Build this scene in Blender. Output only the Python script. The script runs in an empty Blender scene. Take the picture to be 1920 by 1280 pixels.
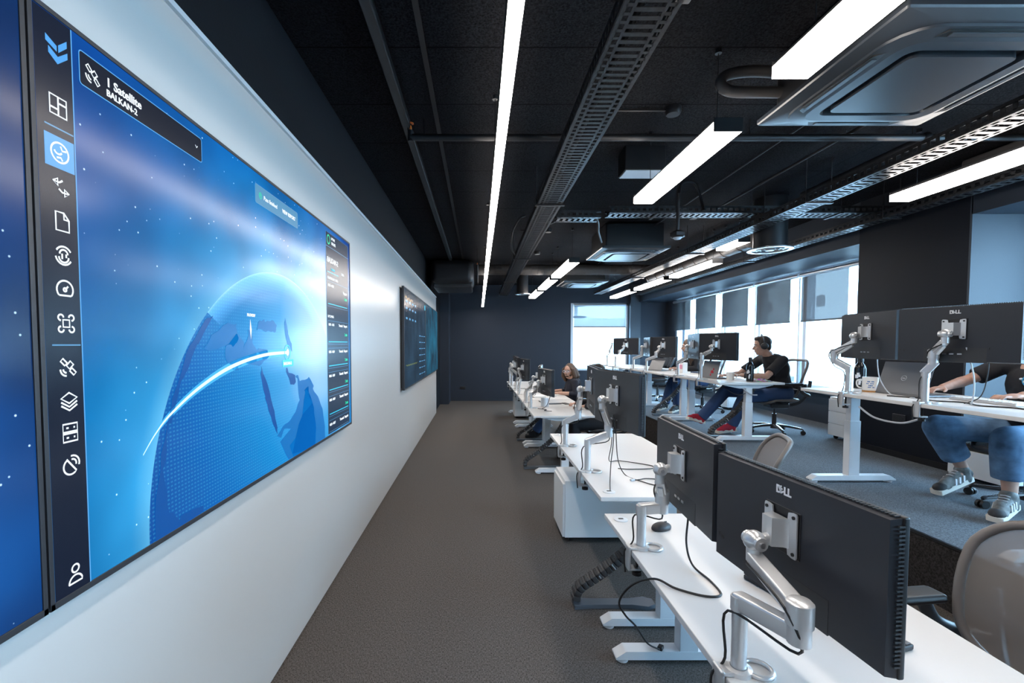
import bpy, bmesh, math, random
from mathutils import Vector, Matrix, Quaternion
random.seed(7)
SC = bpy.context.scene
COL = SC.collection
R = math.radians

# ---------------------------------------------------------------- camera, world, exposure
cd = bpy.data.cameras.new('camera'); cam = bpy.data.objects.new('camera', cd); COL.objects.link(cam)
cd.lens = 16.0; cd.sensor_width = 36.0; cd.sensor_fit = 'HORIZONTAL'
cam.location = (0, 0, 1.6); cam.rotation_euler = (R(90 - 2.4), 0, 0)
cd.shift_x = 63 / 1920; cd.shift_y = 40.75 / 1920
cd.clip_start = 0.05; cd.clip_end = 400
SC.camera = cam
SC.view_settings.view_transform = 'Standard'; SC.view_settings.look = 'None'
SC.view_settings.exposure = 0.3; SC.view_settings.gamma = 1.0
SC.view_settings.use_curve_mapping = False
W = bpy.data.worlds.new('sky'); SC.world = W; W.use_nodes = True
bg = W.node_tree.nodes['Background']; bg.inputs[0].default_value = (0.45, 0.72, 1.0, 1); bg.inputs[1].default_value = 19.0
LED = 22.0       # radiance of the lamps
LEDC = (1.0, 0.925, 0.86)

# ---------------------------------------------------------------- materials
def new_mat(name):
    m = bpy.data.materials.new(name); m.use_nodes = True
    nt = m.node_tree; return m, nt, nt.nodes['Principled BSDF']
def M(name, col, rough=0.5, metal=0.0, bump=0.0, scale=200.0, var=0.0, spec=0.5, coat=0.0, emit=None, es=0.0):
    m, nt, b = new_mat(name)
    b.inputs['Base Color'].default_value = (*col, 1); b.inputs['Roughness'].default_value = rough
    b.inputs['Metallic'].default_value = metal; b.inputs['Specular IOR Level'].default_value = spec
    b.inputs['Coat Weight'].default_value = coat
    if emit: b.inputs['Emission Color'].default_value = (*emit, 1); b.inputs['Emission Strength'].default_value = es
    if bump or var:
        tc = nt.nodes.new('ShaderNodeTexCoord'); n = nt.nodes.new('ShaderNodeTexNoise')
        n.inputs['Scale'].default_value = scale; n.inputs['Detail'].default_value = 3
        nt.links.new(tc.outputs['Object'], n.inputs['Vector'])
        if bump:
            bp = nt.nodes.new('ShaderNodeBump'); bp.inputs['Strength'].default_value = bump; bp.inputs['Distance'].default_value = 0.004
            nt.links.new(n.outputs['Fac'], bp.inputs['Height']); nt.links.new(bp.outputs['Normal'], b.inputs['Normal'])
        if var:
            r = nt.nodes.new('ShaderNodeValToRGB')
            r.color_ramp.elements[0].position = .3; r.color_ramp.elements[1].position = .7
            r.color_ramp.elements[0].color = (*[c * (1 - var) for c in col], 1); r.color_ramp.elements[1].color = (*[min(1, c * (1 + var)) for c in col], 1)
            nt.links.new(n.outputs['Fac'], r.inputs[0]); nt.links.new(r.outputs[0], b.inputs['Base Color'])
    return m
def E_(name, col, s=1.0):
    m, nt, b = new_mat(name); b.inputs['Base Color'].default_value = (.004, .004, .005, 1); b.inputs['Roughness'].default_value = .24; b.inputs['Specular IOR Level'].default_value = .26
    b.inputs['Emission Color'].default_value = (*col, 1); b.inputs['Emission Strength'].default_value = s
    return m
def seethrough(name, col, fac, rough=.6):
    m, nt, b = new_mat(name); b.inputs['Base Color'].default_value = (*col, 1); b.inputs['Roughness'].default_value = rough
    t = nt.nodes.new('ShaderNodeBsdfTransparent'); mx = nt.nodes.new('ShaderNodeMixShader'); mx.inputs[0].default_value = fac
    nt.links.new(b.outputs[0], mx.inputs[1]); nt.links.new(t.outputs[0], mx.inputs[2])
    nt.links.new(mx.outputs[0], nt.nodes['Material Output'].inputs[0]); return m

def carpet(name, c1, c2):
    m, nt, b = new_mat(name); b.inputs['Roughness'].default_value = .95; b.inputs['Specular IOR Level'].default_value = .1
    tc = nt.nodes.new('ShaderNodeTexCoord'); mp = nt.nodes.new('ShaderNodeMapping'); mp.inputs['Scale'].default_value = (60, 260, 60)
    n = nt.nodes.new('ShaderNodeTexNoise'); n.inputs['Scale'].default_value = 1.6; n.inputs['Detail'].default_value = 4
    mp2 = nt.nodes.new('ShaderNodeMapping'); mp2.inputs['Scale'].default_value = (260, 70, 60)
    n2 = nt.nodes.new('ShaderNodeTexNoise'); n2.inputs['Scale'].default_value = 1.2; n2.inputs['Detail'].default_value = 2
    mx = nt.nodes.new('ShaderNodeMix'); mx.inputs[0].default_value = .5
    r = nt.nodes.new('ShaderNodeValToRGB'); r.color_ramp.elements[0].position = .38; r.color_ramp.elements[1].position = .64
    r.color_ramp.elements[0].color = (*c1, 1); r.color_ramp.elements[1].color = (*c2, 1)
    bp = nt.nodes.new('ShaderNodeBump'); bp.inputs['Strength'].default_value = .18; bp.inputs['Distance'].default_value = .003
    L = nt.links.new
    L(tc.outputs['Object'], mp.inputs[0]); L(tc.outputs['Object'], mp2.inputs[0]); L(mp.outputs[0], n.inputs['Vector']); L(mp2.outputs[0], n2.inputs['Vector'])
    L(n.outputs['Fac'], mx.inputs[2]); L(n2.outputs['Fac'], mx.inputs[3])
    L(mx.outputs[0], r.inputs[0]); L(r.outputs[0], b.inputs['Base Color']); L(mx.outputs[0], bp.inputs['Height']); L(bp.outputs[0], b.inputs['Normal'])
    return m
def math_node(nt, op, a, b=None):
    n = nt.nodes.new('ShaderNodeMath'); n.operation = op
    for i, v in enumerate((a, b)):
        if v is None: continue
        if isinstance(v, (int, float)): n.inputs[i].default_value = v
        else: nt.links.new(v, n.inputs[i])
    return n.outputs[0]
def ceiling_mat():
    m, nt, b = new_mat('wood_wool_board'); b.inputs['Roughness'].default_value = .95; b.inputs['Specular IOR Level'].default_value = .06
    tc = nt.nodes.new('ShaderNodeTexCoord'); sp = nt.nodes.new('ShaderNodeSeparateXYZ'); nt.links.new(tc.outputs['Object'], sp.inputs[0])
    y = math_node(nt, 'WRAP' if False else 'MODULO', math_node(nt, 'ADD', sp.outputs[1], 60 - 2.304 + .005), .603)
    x = math_node(nt, 'MODULO', math_node(nt, 'ADD', sp.outputs[0], 60.3 - .0 + .005), 1.2)
    line = math_node(nt, 'MAXIMUM', math_node(nt, 'LESS_THAN', y, .012), math_node(nt, 'LESS_THAN', x, .010))
    n = nt.nodes.new('ShaderNodeTexNoise'); n.inputs['Scale'].default_value = 85; n.inputs['Detail'].default_value = 5; n.inputs['Roughness'].default_value = .75
    nt.links.new(tc.outputs['Object'], n.inputs['Vector'])
    r = nt.nodes.new('ShaderNodeValToRGB'); r.color_ramp.elements[0].position = .35; r.color_ramp.elements[1].position = .72
    r.color_ramp.elements[0].color = (.003, .003, .0035, 1); r.color_ramp.elements[1].color = (.034, .034, .038, 1)
    nt.links.new(n.outputs['Fac'], r.inputs[0])
    mx = nt.nodes.new('ShaderNodeMix'); mx.data_type = 'RGBA'; mx.inputs[7].default_value = (.004, .004, .005, 1)
    nt.links.new(line, mx.inputs[0]); nt.links.new(r.outputs[0], mx.inputs[6]); nt.links.new(mx.outputs[2], b.inputs['Base Color'])
    bp = nt.nodes.new('ShaderNodeBump'); bp.inputs['Strength'].default_value = .8; bp.inputs['Distance'].default_value = .01
    nt.links.new(n.outputs['Fac'], bp.inputs['Height']); nt.links.new(bp.outputs[0], b.inputs['Normal'])
    return m

m_ceil = ceiling_mat()
m_floor = carpet('grey_brown_carpet', (.032, .028, .026), (.165, .150, .140))
m_plat = carpet('carpet_daylight_tint', (.046, .054, .063), (.20, .225, .25))  # platform carpet with the cool window daylight worked into its colour
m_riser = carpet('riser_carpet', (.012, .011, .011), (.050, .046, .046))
m_slate = M('slate_paint', (.027, .034, .047), .55, bump=.08, scale=90, spec=.18)
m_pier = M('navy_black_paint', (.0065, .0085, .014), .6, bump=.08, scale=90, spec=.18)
m_dwall = M('dark_wall_paint', (.008, .010, .0135), .6, bump=.08, scale=90, spec=.18)
m_daylit_wall = M('slate_daylight_tint', (.032, .045, .060), .6, bump=.08, scale=90)  # lighter blue puts window daylight into the colour of these wall faces
m_white_wall = M('white_gloss_board', (.535, .525, .505), .27, bump=.03, scale=25)
m_trimw = M('pale_trim', (.62, .68, .72), .35)
m_dark = M('black_metal', (.012, .012, .014), .45)
m_darkpl = M('charcoal_plastic', (.022, .023, .027), .5)
m_monitor = M('monitor_shell', (.021, .023, .029), .36, bump=.03, scale=900, spec=.4)
m_rib = M('monitor_vent', (.020, .021, .024), .5)
m_black = M('black_plastic', (.008, .008, .009), .4)
m_rubber = M('black_rubber', (.010, .010, .010), .7)
m_silver = M('silver_paint', (.62, .63, .64), .30, metal=.55)
m_steel = M('bare_steel', (.55, .56, .58), .28, metal=.9)
m_galv = M('dark_galvanised', (.060, .061, .065), .34, metal=.75, var=.2, scale=40)
m_duct = M('grey_brown_duct', (.060, .055, .053), .5, metal=.2)
m_desk = M('white_laminate', (.64, .63, .62), .38, bump=.02, scale=60)
m_deskedge = M('white_powder_coat', (.66, .69, .72), .42)
m_cab = M('white_cabinet', (.78, .79, .79), .4)
m_acp = M('ac_grey', (.030, .036, .044), .33)
m_led = E_('lamp_diffuser', LEDC, LED); m_led2 = E_('long_lamp_diffuser', LEDC, LED * 1.9)
m_frame = M('window_frame', (.55, .60, .65), .4)
m_glass = None
def glass():
    m, nt, b = new_mat('window_glass')
    t = nt.nodes.new('ShaderNodeBsdfTransparent'); t.inputs[0].default_value = (.93, .97, .98, 1)
    g = nt.nodes.new('ShaderNodeBsdfGlossy'); g.inputs['Roughness'].default_value = .02
    fr = nt.nodes.new('ShaderNodeFresnel'); fr.inputs[0].default_value = 1.4
    mx = nt.nodes.new('ShaderNodeMixShader'); ge = nt.nodes.new('ShaderNodeNewGeometry')
    nt.links.new(math_node(nt, 'MULTIPLY', fr.outputs[0], math_node(nt, 'SUBTRACT', 1.0, ge.outputs['Backfacing'])), mx.inputs[0]); nt.links.new(t.outputs[0], mx.inputs[1]); nt.links.new(g.outputs[0], mx.inputs[2])
    nt.links.new(mx.outputs[0], nt.nodes['Material Output'].inputs[0]); return m
m_glass = glass()
m_blind = seethrough('dark_blind_fabric', (.022, .027, .034), .115)
m_blindn = seethrough('skylit_blind_fabric', (.05, .06, .075), .22)  # bay backed by sky: that brightness is put into paler, clearer fabric
m_blindp = seethrough('pale_blind_fabric', (.20, .27, .36), .26)
m_mesh = seethrough('taupe_chair_mesh', (.20, .182, .172), .30, .75)
m_meshd = seethrough('dark_chair_mesh', (.05, .052, .058), .25, .75)
m_taupe = M('taupe_frame', (.135, .122, .115), .45)
m_graph = M('graphite_frame', (.035, .037, .042), .4)
m_alu = M('polished_aluminium', (.5, .52, .55), .25, metal=.9)
m_cable = M('black_cable', (.010, .010, .011), .5)
m_cablew = M('pale_cable', (.45, .48, .52), .5)
m_logo = M('light_print', (.75, .76, .78), .35)
m_skin = M('skin', (.52, .30, .22), .55, var=.06, scale=30)
m_skin2 = M('tanned_skin', (.47, .275, .20), .55, var=.06, scale=30)
m_navy = M('navy_jersey', (.012, .014, .026), .85, bump=.2, scale=400)
m_tee = M('black_cotton', (.012, .013, .017), .85, bump=.2, scale=400)
m_jeans = M('blue_denim', (.045, .10, .21), .85, bump=.25, scale=500, var=.2)
m_jeansd = M('dark_denim', (.028, .062, .15), .85, bump=.25, scale=500, var=.2)
m_jeansl = M('washed_denim', (.10, .19, .31), .85, bump=.6, scale=14, var=.35)
m_hairb = M('brown_hair', (.085, .050, .032), .55, bump=.8, scale=120, var=.35)
m_hair = M('dark_hair', (.018, .013, .011), .5, bump=.8, scale=120, var=.35)
m_red = M('red_suede', (.42, .012, .035), .7, bump=.2, scale=200)
m_sole = M('pale_sole', (.72, .68, .60), .6)
m_eyew = M('eye_white', (.75, .73, .70), .3)
m_lip = M('lip', (.38, .16, .13), .5)
m_paper = M('paper', (.82, .82, .80), .7)
m_cork = M('cork', (.50, .26, .10), .8, var=.2, scale=90)
m_ceram = M('white_ceramic', (.84, .84, .82), .25)
m_bluep = M('blue_print', (.03, .16, .42), .5)
m_lap = M('laptop_grey', (.17, .175, .185), .4, metal=.5)
m_lapl = M('laptop_silver', (.60, .61, .63), .35, metal=.4)
m_key = M('keycap', (.11, .12, .135), .45)
m_sprk = M('orange_bulb', (.95, .22, .03), .3)

# ---------------------------------------------------------------- mesh helpers
def basis(d, up=(0, 0, 1)):
    d = Vector(d).normalized(); up = Vector(up)
    if abs(d.dot(up)) > .98: up = Vector((0, 1, 0)) if abs(d.y) < .9 else Vector((1, 0, 0))
    x = up.cross(d).normalized(); y = d.cross(x).normalized()
    return x, y, d
class MB:
    def __init__(s): s.bm = bmesh.new(); s.mats = []
    def mi(s, m):
        if m not in s.mats: s.mats.append(m)
        return s.mats.index(m)
    def _tag(s, faces, m):
        if m is None: return
        i = s.mi(m)
        for f in faces: f.material_index = i
    def box(s, c, size, bev=0.0, rot=None, m=None, seg=2):
        mt = Matrix.Translation(Vector(c))
        if rot is not None: mt = mt @ (rot if isinstance(rot, Matrix) else Matrix.Rotation(rot, 4, 'Z'))
        mt = mt @ Matrix.Diagonal((*size, 1))
        v = bmesh.ops.create_cube(s.bm, size=1.0, matrix=mt)['verts']
        if bev:
            es = list({e for q in v for e in q.link_edges})
            r = bmesh.ops.bevel(s.bm, geom=es, offset=bev, segments=seg, affect='EDGES', profile=.5)
            s._tag(r['faces'], m)
            vs = {q for f in r['faces'] for q in f.verts}
            s._tag({f for q in vs for f in q.link_faces}, m)
        else: s._tag({f for q in v for f in q.link_faces}, m)
        return s
    def bx(s, x0, x1, y0, y1, z0, z1, bev=0.0, m=None):
        return s.box(((x0 + x1) / 2, (y0 + y1) / 2, (z0 + z1) / 2), (abs(x1 - x0), abs(y1 - y0), abs(z1 - z0)), bev, None, m)
    def bar(s, p0, p1, w, h, bev=0.0, up=(0, 0, 1), m=None):
        p0, p1 = Vector(p0), Vector(p1); x, y, d = basis(p1 - p0, up)
        mt = Matrix((x, y, d)).transposed().to_4x4()
        return s.box((p0 + p1) / 2, (w, h, (p1 - p0).length), bev, mt, m)
    def tube(s, pts, r, seg=10, closed=False, m=None, flat=None, up=None, cap=True):
        pts = [Vector(p) for p in pts]; n = len(pts)
        rs = r if isinstance(r, (list, tuple)) else [r] * n
        rings = []; px = None
        for i, p in enumerate(pts):
            if closed: d = pts[(i + 1) % n] - pts[i - 1]
            else: d = pts[min(i + 1, n - 1)] - pts[max(i - 1, 0)]
            d.normalize()
            if up is not None: x, y, _ = basis(d, up)
            elif px is None: x, y, _ = basis(d)
            else:
                x = px - d * px.dot(d)
                x = x.normalized() if x.length > 1e-6 else basis(d)[0]
                y = d.cross(x).normalized()
            px = x
            ring = []
            for k in range(seg):
                a = 2 * math.pi * k / seg
                if flat: q = p + x * math.cos(a) * flat[0] * rs[i] + y * math.sin(a) * flat[1] * rs[i]
                else: q = p + (x * math.cos(a) + y * math.sin(a)) * rs[i]
                ring.append(s.bm.verts.new(q))
            rings.append(ring)
        fs = []
        for i in range(n if closed else n - 1):
            a, b = rings[i], rings[(i + 1) % n]
            for k in range(seg): fs.append(s.bm.faces.new((a[k], a[(k + 1) % seg], b[(k + 1) % seg], b[k])))
        if cap and not closed:
            fs.append(s.bm.faces.new(rings[0][::-1])); fs.append(s.bm.faces.new(rings[-1]))
        s._tag(fs, m); return s
    def cyl(s, p0, p1, r, seg=16, r2=None, m=None): return s.tube([p0, p1], [r, r if r2 is None else r2], seg, m=m)
    def lathe(s, prof, c=(0, 0, 0), seg=20, m=None, rot=None):
        c = Vector(c); rings = []; fs = []
        for (r, z) in prof:
            if r < 1e-5:
                q = Vector((0, 0, z)); q = c + (rot @ q if rot else q); rings.append([s.bm.verts.new(q)])
            else:
                ring = []
                for k in range(seg):
                    q = Vector((r * math.cos(2 * math.pi * k / seg), r * math.sin(2 * math.pi * k / seg), z))
                    ring.append(s.bm.verts.new(c + (rot @ q if rot else q)))
                rings.append(ring)
        for a, b in zip(rings, rings[1:]):
            if len(a) == 1 and len(b) == 1: continue
            for k in range(seg):
                k2 = (k + 1) % seg
                if len(a) == 1: fs.append(s.bm.faces.new((a[0], b[k2], b[k])))
                elif len(b) == 1: fs.append(s.bm.faces.new((a[k], a[k2], b[0])))
                else: fs.append(s.bm.faces.new((a[k], a[k2], b[k2], b[k])))
        s._tag(fs, m); return s
    def ell(s, c, rad, mt=None, seg=16, m=None):
        k = Matrix.Translation(Vector(c))
        if mt is not None: k = k @ mt.to_4x4()
        k = k @ Matrix.Diagonal((*rad, 1))
        v = bmesh.ops.create_uvsphere(s.bm, u_segments=seg, v_segments=max(6, seg * 2 // 3), radius=1, matrix=k)['verts']
        s._tag({f for q in v for f in q.link_faces}, m); return s
    def prism(s, pts, d, m=None):
        """closed outline of 3-D points, thickened by vector d"""
        d = Vector(d); a = [s.bm.verts.new(Vector(p)) for p in pts]; b = [s.bm.verts.new(Vector(p) + d) for p in pts]
        fs = [s.bm.faces.new(a), s.bm.faces.new(b[::-1])]
        n = len(a)
        for i in range(n): fs.append(s.bm.faces.new((a[i], b[i], b[(i + 1) % n], a[(i + 1) % n])))
        s._tag(fs, m); return s
    def grid(s, fn, nu, nv, m=None):
        g = [[s.bm.verts.new(Vector(fn(i / nu, j / nv))) for j in range(nv + 1)] for i in range(nu + 1)]
        fs = [s.bm.faces.new((g[i][j], g[i + 1][j], g[i + 1][j + 1], g[i][j + 1])) for i in range(nu) for j in range(nv)]
        s._tag(fs, m); return s
    def cap(s, p0, p1, r0, r1=None):
        r1 = r0 if r1 is None else r1; p0, p1 = Vector(p0), Vector(p1)
        if (p1 - p0).length > 1e-4: s.tube([p0, p1], [r0, r1], 14)
        s.ell(p0, (r0,) * 3, seg=14); s.ell(p1, (r1,) * 3, seg=14); return s
    def mesh(s, name, mat, world_of=None, ang=50):
        me = bpy.data.meshes.new(name)
        bmesh.ops.recalc_face_normals(s.bm, faces=s.bm.faces[:])
        if world_of is not None: s.bm.transform(world_of.matrix_basis.inverted())
        s.bm.to_mesh(me); s.bm.free()
        for mm in (s.mats or [mat]): me.materials.append(mm)
        me.polygons.foreach_set('use_smooth', [True] * len(me.polygons))
        me.set_sharp_from_angle(angle=R(ang))
        return me
    def build(s, name, mat, parent=None, world=True, label=None, ang=50, wn=True):
        """world=True: coordinates are world ones and are moved into the parent's frame"""
        if s.mats and mat not in s.mats: s.mats.append(mat)
        root = parent
        chain = Matrix.Identity(4)
        if parent is not None and world:
            p = parent
            while p is not None: chain = p.matrix_basis @ chain; p = p.parent
            s.bm.transform(chain.inverted())
        o = bpy.data.objects.new(name, s.mesh(name, mat, ang=ang)); COL.objects.link(o)
        if wn and len(o.data.polygons) < 4000:
            md = o.modifiers.new('normals', 'WEIGHTED_NORMAL'); md.keep_sharp = True
        if parent is not None: o.parent = parent
        if label: o['label'] = label
        return o
def blob(mb, vox, it=4):
    me = bpy.data.meshes.new('tmp'); mb.bm.to_mesh(me); mb.bm.free()
    o = bpy.data.objects.new('tmp', me); COL.objects.link(o)
    r = o.modifiers.new('r', 'REMESH'); r.mode = 'VOXEL'; r.voxel_size = vox
    sm = o.modifiers.new('s', 'SMOOTH'); sm.factor = .5; sm.iterations = it
    dg = bpy.context.evaluated_depsgraph_get()
    nm = bpy.data.meshes.new_from_object(o.evaluated_get(dg))
    bpy.data.objects.remove(o); bpy.data.meshes.remove(me)
    out = MB(); out.bm.from_mesh(nm); bpy.data.meshes.remove(nm)
    return out
def tag(o, label, cat, group=None, kind=None):
    o['label'] = label; o['category'] = cat
    if group: o['group'] = group
    if kind: o['kind'] = kind
    return o
def thing(name, label, cat, loc=(0, 0, 0), rz=0, group=None):
    o = bpy.data.objects.new(name, None); COL.objects.link(o); o.empty_display_size = .1
    o.location = loc; o.rotation_euler = (0, 0, rz)
    o.matrix_basis = Matrix.Translation(Vector(loc)) @ Matrix.Rotation(rz, 4, 'Z')
    return tag(o, label, cat, group)
def struct(name, mb, mat):
    o = mb.build(name, mat); o['kind'] = 'structure'; return o
def copy_tree(o, parent=None):
    c = o.copy(); COL.objects.link(c)
    if parent: c.parent = parent
    for ch in list(o.children): copy_tree(ch, c)
    return c
def smooth(pts, n=6):
    P = [Vector(p) for p in pts]; out = []
    for i in range(len(P) - 1):
        a, b, c, d = P[max(i - 1, 0)], P[i], P[i + 1], P[min(i + 2, len(P) - 1)]
        for k in range(n):
            t = k / n; out.append(.5 * ((2 * b) + (c - a) * t + (2 * a - 5 * b + 4 * c - d) * t * t + (3 * b - a - 3 * c + d) * t ** 3))
    out.append(P[-1]); return out
def rrect(w, h, r, n=5):
    pts = []
    for cx, cy, a0 in ((w / 2 - r, h / 2 - r, 0), (-w / 2 + r, h / 2 - r, 90), (-w / 2 + r, -h / 2 + r, 180), (w / 2 - r, -h / 2 + r, 270)):
        for k in range(n + 1):
            a = R(a0 + 90 * k / n); pts.append((cx + r * math.cos(a), cy + r * math.sin(a)))
    return pts
def text_mesh(body, size, mat, name, parent, mt, depth=.0006, label=None, bold=0.0, align='LEFT', sx=1.0):
    """lettering: built in its own xy plane, placed by mt (in the parent's frame)"""
    cu = bpy.data.curves.new('t', 'FONT'); cu.body = body; cu.size = size; cu.extrude = depth; cu.offset = bold
    cu.align_x = align; cu.resolution_u = 3
    o = bpy.data.objects.new('t', cu); COL.objects.link(o)
    dg = bpy.context.evaluated_depsgraph_get(); me = bpy.data.meshes.new_from_object(o.evaluated_get(dg))
    bpy.data.objects.remove(o); bpy.data.curves.remove(cu)
    me.transform(mt @ Matrix.Diagonal((sx, 1, 1, 1))); me.name = name; me.materials.clear(); me.materials.append(mat)
    ob = bpy.data.objects.new(name, me); COL.objects.link(ob); ob.parent = parent
    if label: ob['label'] = label
    return ob

# ---------------------------------------------------------------- room shell
H = 3.25; XL = -1.02; XR = 5.25; YB = 12.8; YF = -3.4; PZ = .40; PXE = 2.825
struct('floor', MB().bx(XL - .2, PXE, YF, YB + .2, -.1, 0), m_floor)
pf = MB(); pf.bx(PXE, XR + .3, YF, YB + .2, .0, PZ, m=m_plat); pf = struct('floor_platform', pf, m_plat)
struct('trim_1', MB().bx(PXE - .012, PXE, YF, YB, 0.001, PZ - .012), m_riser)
struct('trim_2', MB().bx(PXE - .018, PXE + .004, YF, YB, PZ - .012, PZ + .003), m_black)
struct('ceiling', MB().bx(XL - .2, XR + .5, YF, YB + .2, H, H + .12), m_ceil)
struct('wall_left', MB().bx(XL - .2, XL, YF, YB + .2, 0, H), m_dwall)
struct('wall_left_panel', MB().bx(XL, -.975, YF, 10.5, 0.012, 2.665, .002), m_white_wall)
struct('trim_3', MB().bx(XL, -.962, YF, 10.503, 2.665, 2.685), m_trimw)
struct('baseboard_left', MB().bx(XL, -.985, YF, 10.49, 0, .012), m_black)
struct('wall_left_pilaster', MB().bx(XL, -.785, 12.06, YB, 0, H), m_slate)
wb = MB(); wx0, wx1, wz0, wz1 = 2.59, 4.2, .86, 2.75
wb.bx(XL - .2, wx0, YB, YB + .2, 0, H); wb.bx(wx1, XR + .5, YB, YB + .2, 0, H); wb.bx(wx0, wx1, YB, YB + .2, 0, wz0); wb.bx(wx0, wx1, YB, YB + .2, wz1, H)
struct('wall_back', wb, m_slate)
struct('wall_back_pilaster', MB().bx(4.22, 4.5, YB - .14, YB, PZ, H), m_daylit_wall)
struct('baseboard_back', MB().bx(-.785, PXE, YB - .012, YB, 0, .05), m_slate)
struct('wall_front', MB().bx(XL - .2, XR + .5, YF - .2, YF, 0, H), m_slate)
# window wall: low parapet, head, solid ends
wr = MB(); x0, x1 = XR, XR + .25
wr.bx(x0, x1, YF, YB, 0, .90); wr.bx(x0, x1, YF, YB, 2.77, H)
for a, b in ((YF, -2.7), (3.9, 6.2), (12.15, YB)): wr.bx(x0, x1, a, b, .90, 2.77)
struct('wall_right', wr, m_slate)
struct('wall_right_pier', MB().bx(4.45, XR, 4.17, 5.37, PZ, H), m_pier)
struct('wall_right_return', MB().bx(4.45, XR, 4.15, 4.17, PZ, H), m_daylit_wall)  # near face of the same pier, coloured lighter to stand for window light
struct('trim_4', MB().bx(4.45, XR, 5.37, YB, 2.77, H), m_slate)       # window bulkhead
struct('trim_5', MB().bx(4.45, XR, YF, 4.16, 2.77, H), m_slate)
struct('baseboard_right', MB().bx(4.438, 4.45, 4.16, 5.37, PZ, PZ + .06), m_black)
struct('trim_6', MB().bx(5.07, XR + .02, 5.38, 12.2, .87, .905, .004), m_trimw)   # sill board
# windows
def window(name, y0, y1, n):
    z0, z1 = .905, 2.77
    f = MB(); w = (y1 - y0) / n; X = XR + .10
    f.bx(X - .05, X + .05, y0, y1, z0, z0 + .05); f.bx(X - .05, X + .05, y0, y1, z1 - .05, z1)
    for i in range(n + 1):
        y = y0 + i * w; f.bx(X - .07, X + .07, y - .035, y + .035, z0, z1)
        if i < n: f.bx(X - .035, X + .035, y + .17, y + .20, z0, z1)
    o = struct(name, f, m_frame)
    MB().bx(X - .006, X + .006, y0, y1, z0 + .04, z1 - .04).build('pane', m_glass, o)
    return w
BW = window('window_1', 6.2, 12.15, 5)
window('window_2', -2.7, 3.9, 5)
blind_lab = ['grey roller blind half lowered in the window bay nearest the dark pier', 'grey roller blind in the second window bay from the dark pier',
             'grey roller blind in the middle window bay behind the man with headphones', 'grey roller blind in the fourth window bay from the pier',
             'grey roller blind in the farthest narrow window bay by the corner']
def blind(y0, y1, zb, lab, grp='roller blinds in the window bays'):
    t = thing('roller_blind', lab, 'blind', (XR - .06, (y0 + y1) / 2, 2.62), 0, grp)
    MB().cyl((XR - .06, y0 + .02, 2.70), (XR - .06, y1 - .02, 2.70), .035, 14).build('cassette', m_steel, t)
    MB().bx(XR - .062, XR - .058, y0 + .22, y1 - .05, zb, 2.69).build('fabric', m_blindn if y0 < 6.5 else m_blind, t)
    MB().bx(XR - .068, XR - .052, y0 + .22, y1 - .05, zb - .025, zb).build('bottom_bar', m_dark, t)
for i in range(5): blind(6.2 + i * BW, 6.2 + (i + 1) * BW, 1.98, blind_lab[i])
# back window
f = MB(); Y = YB + .1
f.bx(wx0, wx1, Y - .05, Y + .05, wz0, wz0 + .05); f.bx(wx0, wx1, Y - .05, Y + .05, wz1 - .05, wz1)
f.bx(wx0, wx0 + .08, Y - .07, Y + .05, wz0, wz1); f.bx(wx1 - .05, wx1, Y - .05, Y + .05, wz0, wz1); f.bx(wx0, wx1, Y - .02, Y + .02, 2.07, 2.095)
bw = struct('window_3', f, m_frame); MB().bx(wx0, wx1, Y - .005, Y + .005, wz0, wz1).build('pane', m_glass, bw)
t = thing('roller_blind', 'pale blue roller blind covering the top of the far end window', 'blind', (3.4, YB + .03, 2.6))
MB().cyl((wx0 + .09, YB + .03, 2.70), (wx1 - .06, YB + .03, 2.70), .03, 12).build('cassette', m_steel, t)
MB().bx(wx0 + .09, wx1 - .06, YB + .028, YB + .031, 2.1, 2.69).build('fabric', m_blindp, t)
MB().bx(wx0 + .09, wx1 - .06, YB + .02, YB + .04, 2.075, 2.1).build('bottom_bar', m_dark, t)

# outside: ground and pale city blocks
m_out = M('pale_street', (.55, .57, .58), .9)
struct('ground_outside', MB().bx(-60, 200, -80, 240, -12.2, -12), m_out)
m_fac = M('pale_facade', (.80, .80, .78), .8, var=.05, scale=2); m_win = M('facade_glass', (.22, .235, .25), .5); m_slab = M('balcony_slab', (.03, .035, .04), .8)
def block(lab, x0, x1, y0, y1, z1, face, nw, nf, slabs=False, name='apartment_block'):
    t = thing(name, lab, 'building', ((x0 + x1) / 2, (y0 + y1) / 2, -12))
    MB().bx(x0, x1, y0, y1, -12, z1).build('facade', m_fac, t)
    for k in range(nf):
        z = z1 - 2.6 - k * 3.1
        for i in range(nw):
            if face == 'x':
                y = y0 + (i + .5) * (y1 - y0) / nw; mb = MB().bx(x0 - .06, x0 + .1, y - .6, y + .6, z - .6, z + .6)
            else:
                x = x0 + (i + .5) * (x1 - x0) / nw; mb = MB().bx(x - .8, x + .8, y0 - .06, y0 + .1, z - .8, z + .8)
            mb.build('window', m_win, t)
        if slabs: MB().ell((x1, y0 - .2, z - 1.5), (2.4, 2.6, .3), seg=20).build('balcony', m_slab, t)
block('pale apartment block seen through the windows behind the man with headphones', 38, 50, 26, 62, 9, 'x', 8, 6)
block('pale taller block seen through the window bay by the dark pier', 30, 42, 2, 24, 4.5, 'x', 6, 5)
block('pale block seen through the far window bays', 44, 56, 66, 110, 13, 'x', 9, 6)
block('white building with round balcony slabs at the left of the far end window', 12, 26.5, 122, 134, 16, 'y', 2, 8, True)
block('low pale block on the skyline beyond the far end window', 14, 34, 86, 96, 6.5, 'y', 6, 4)

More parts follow.
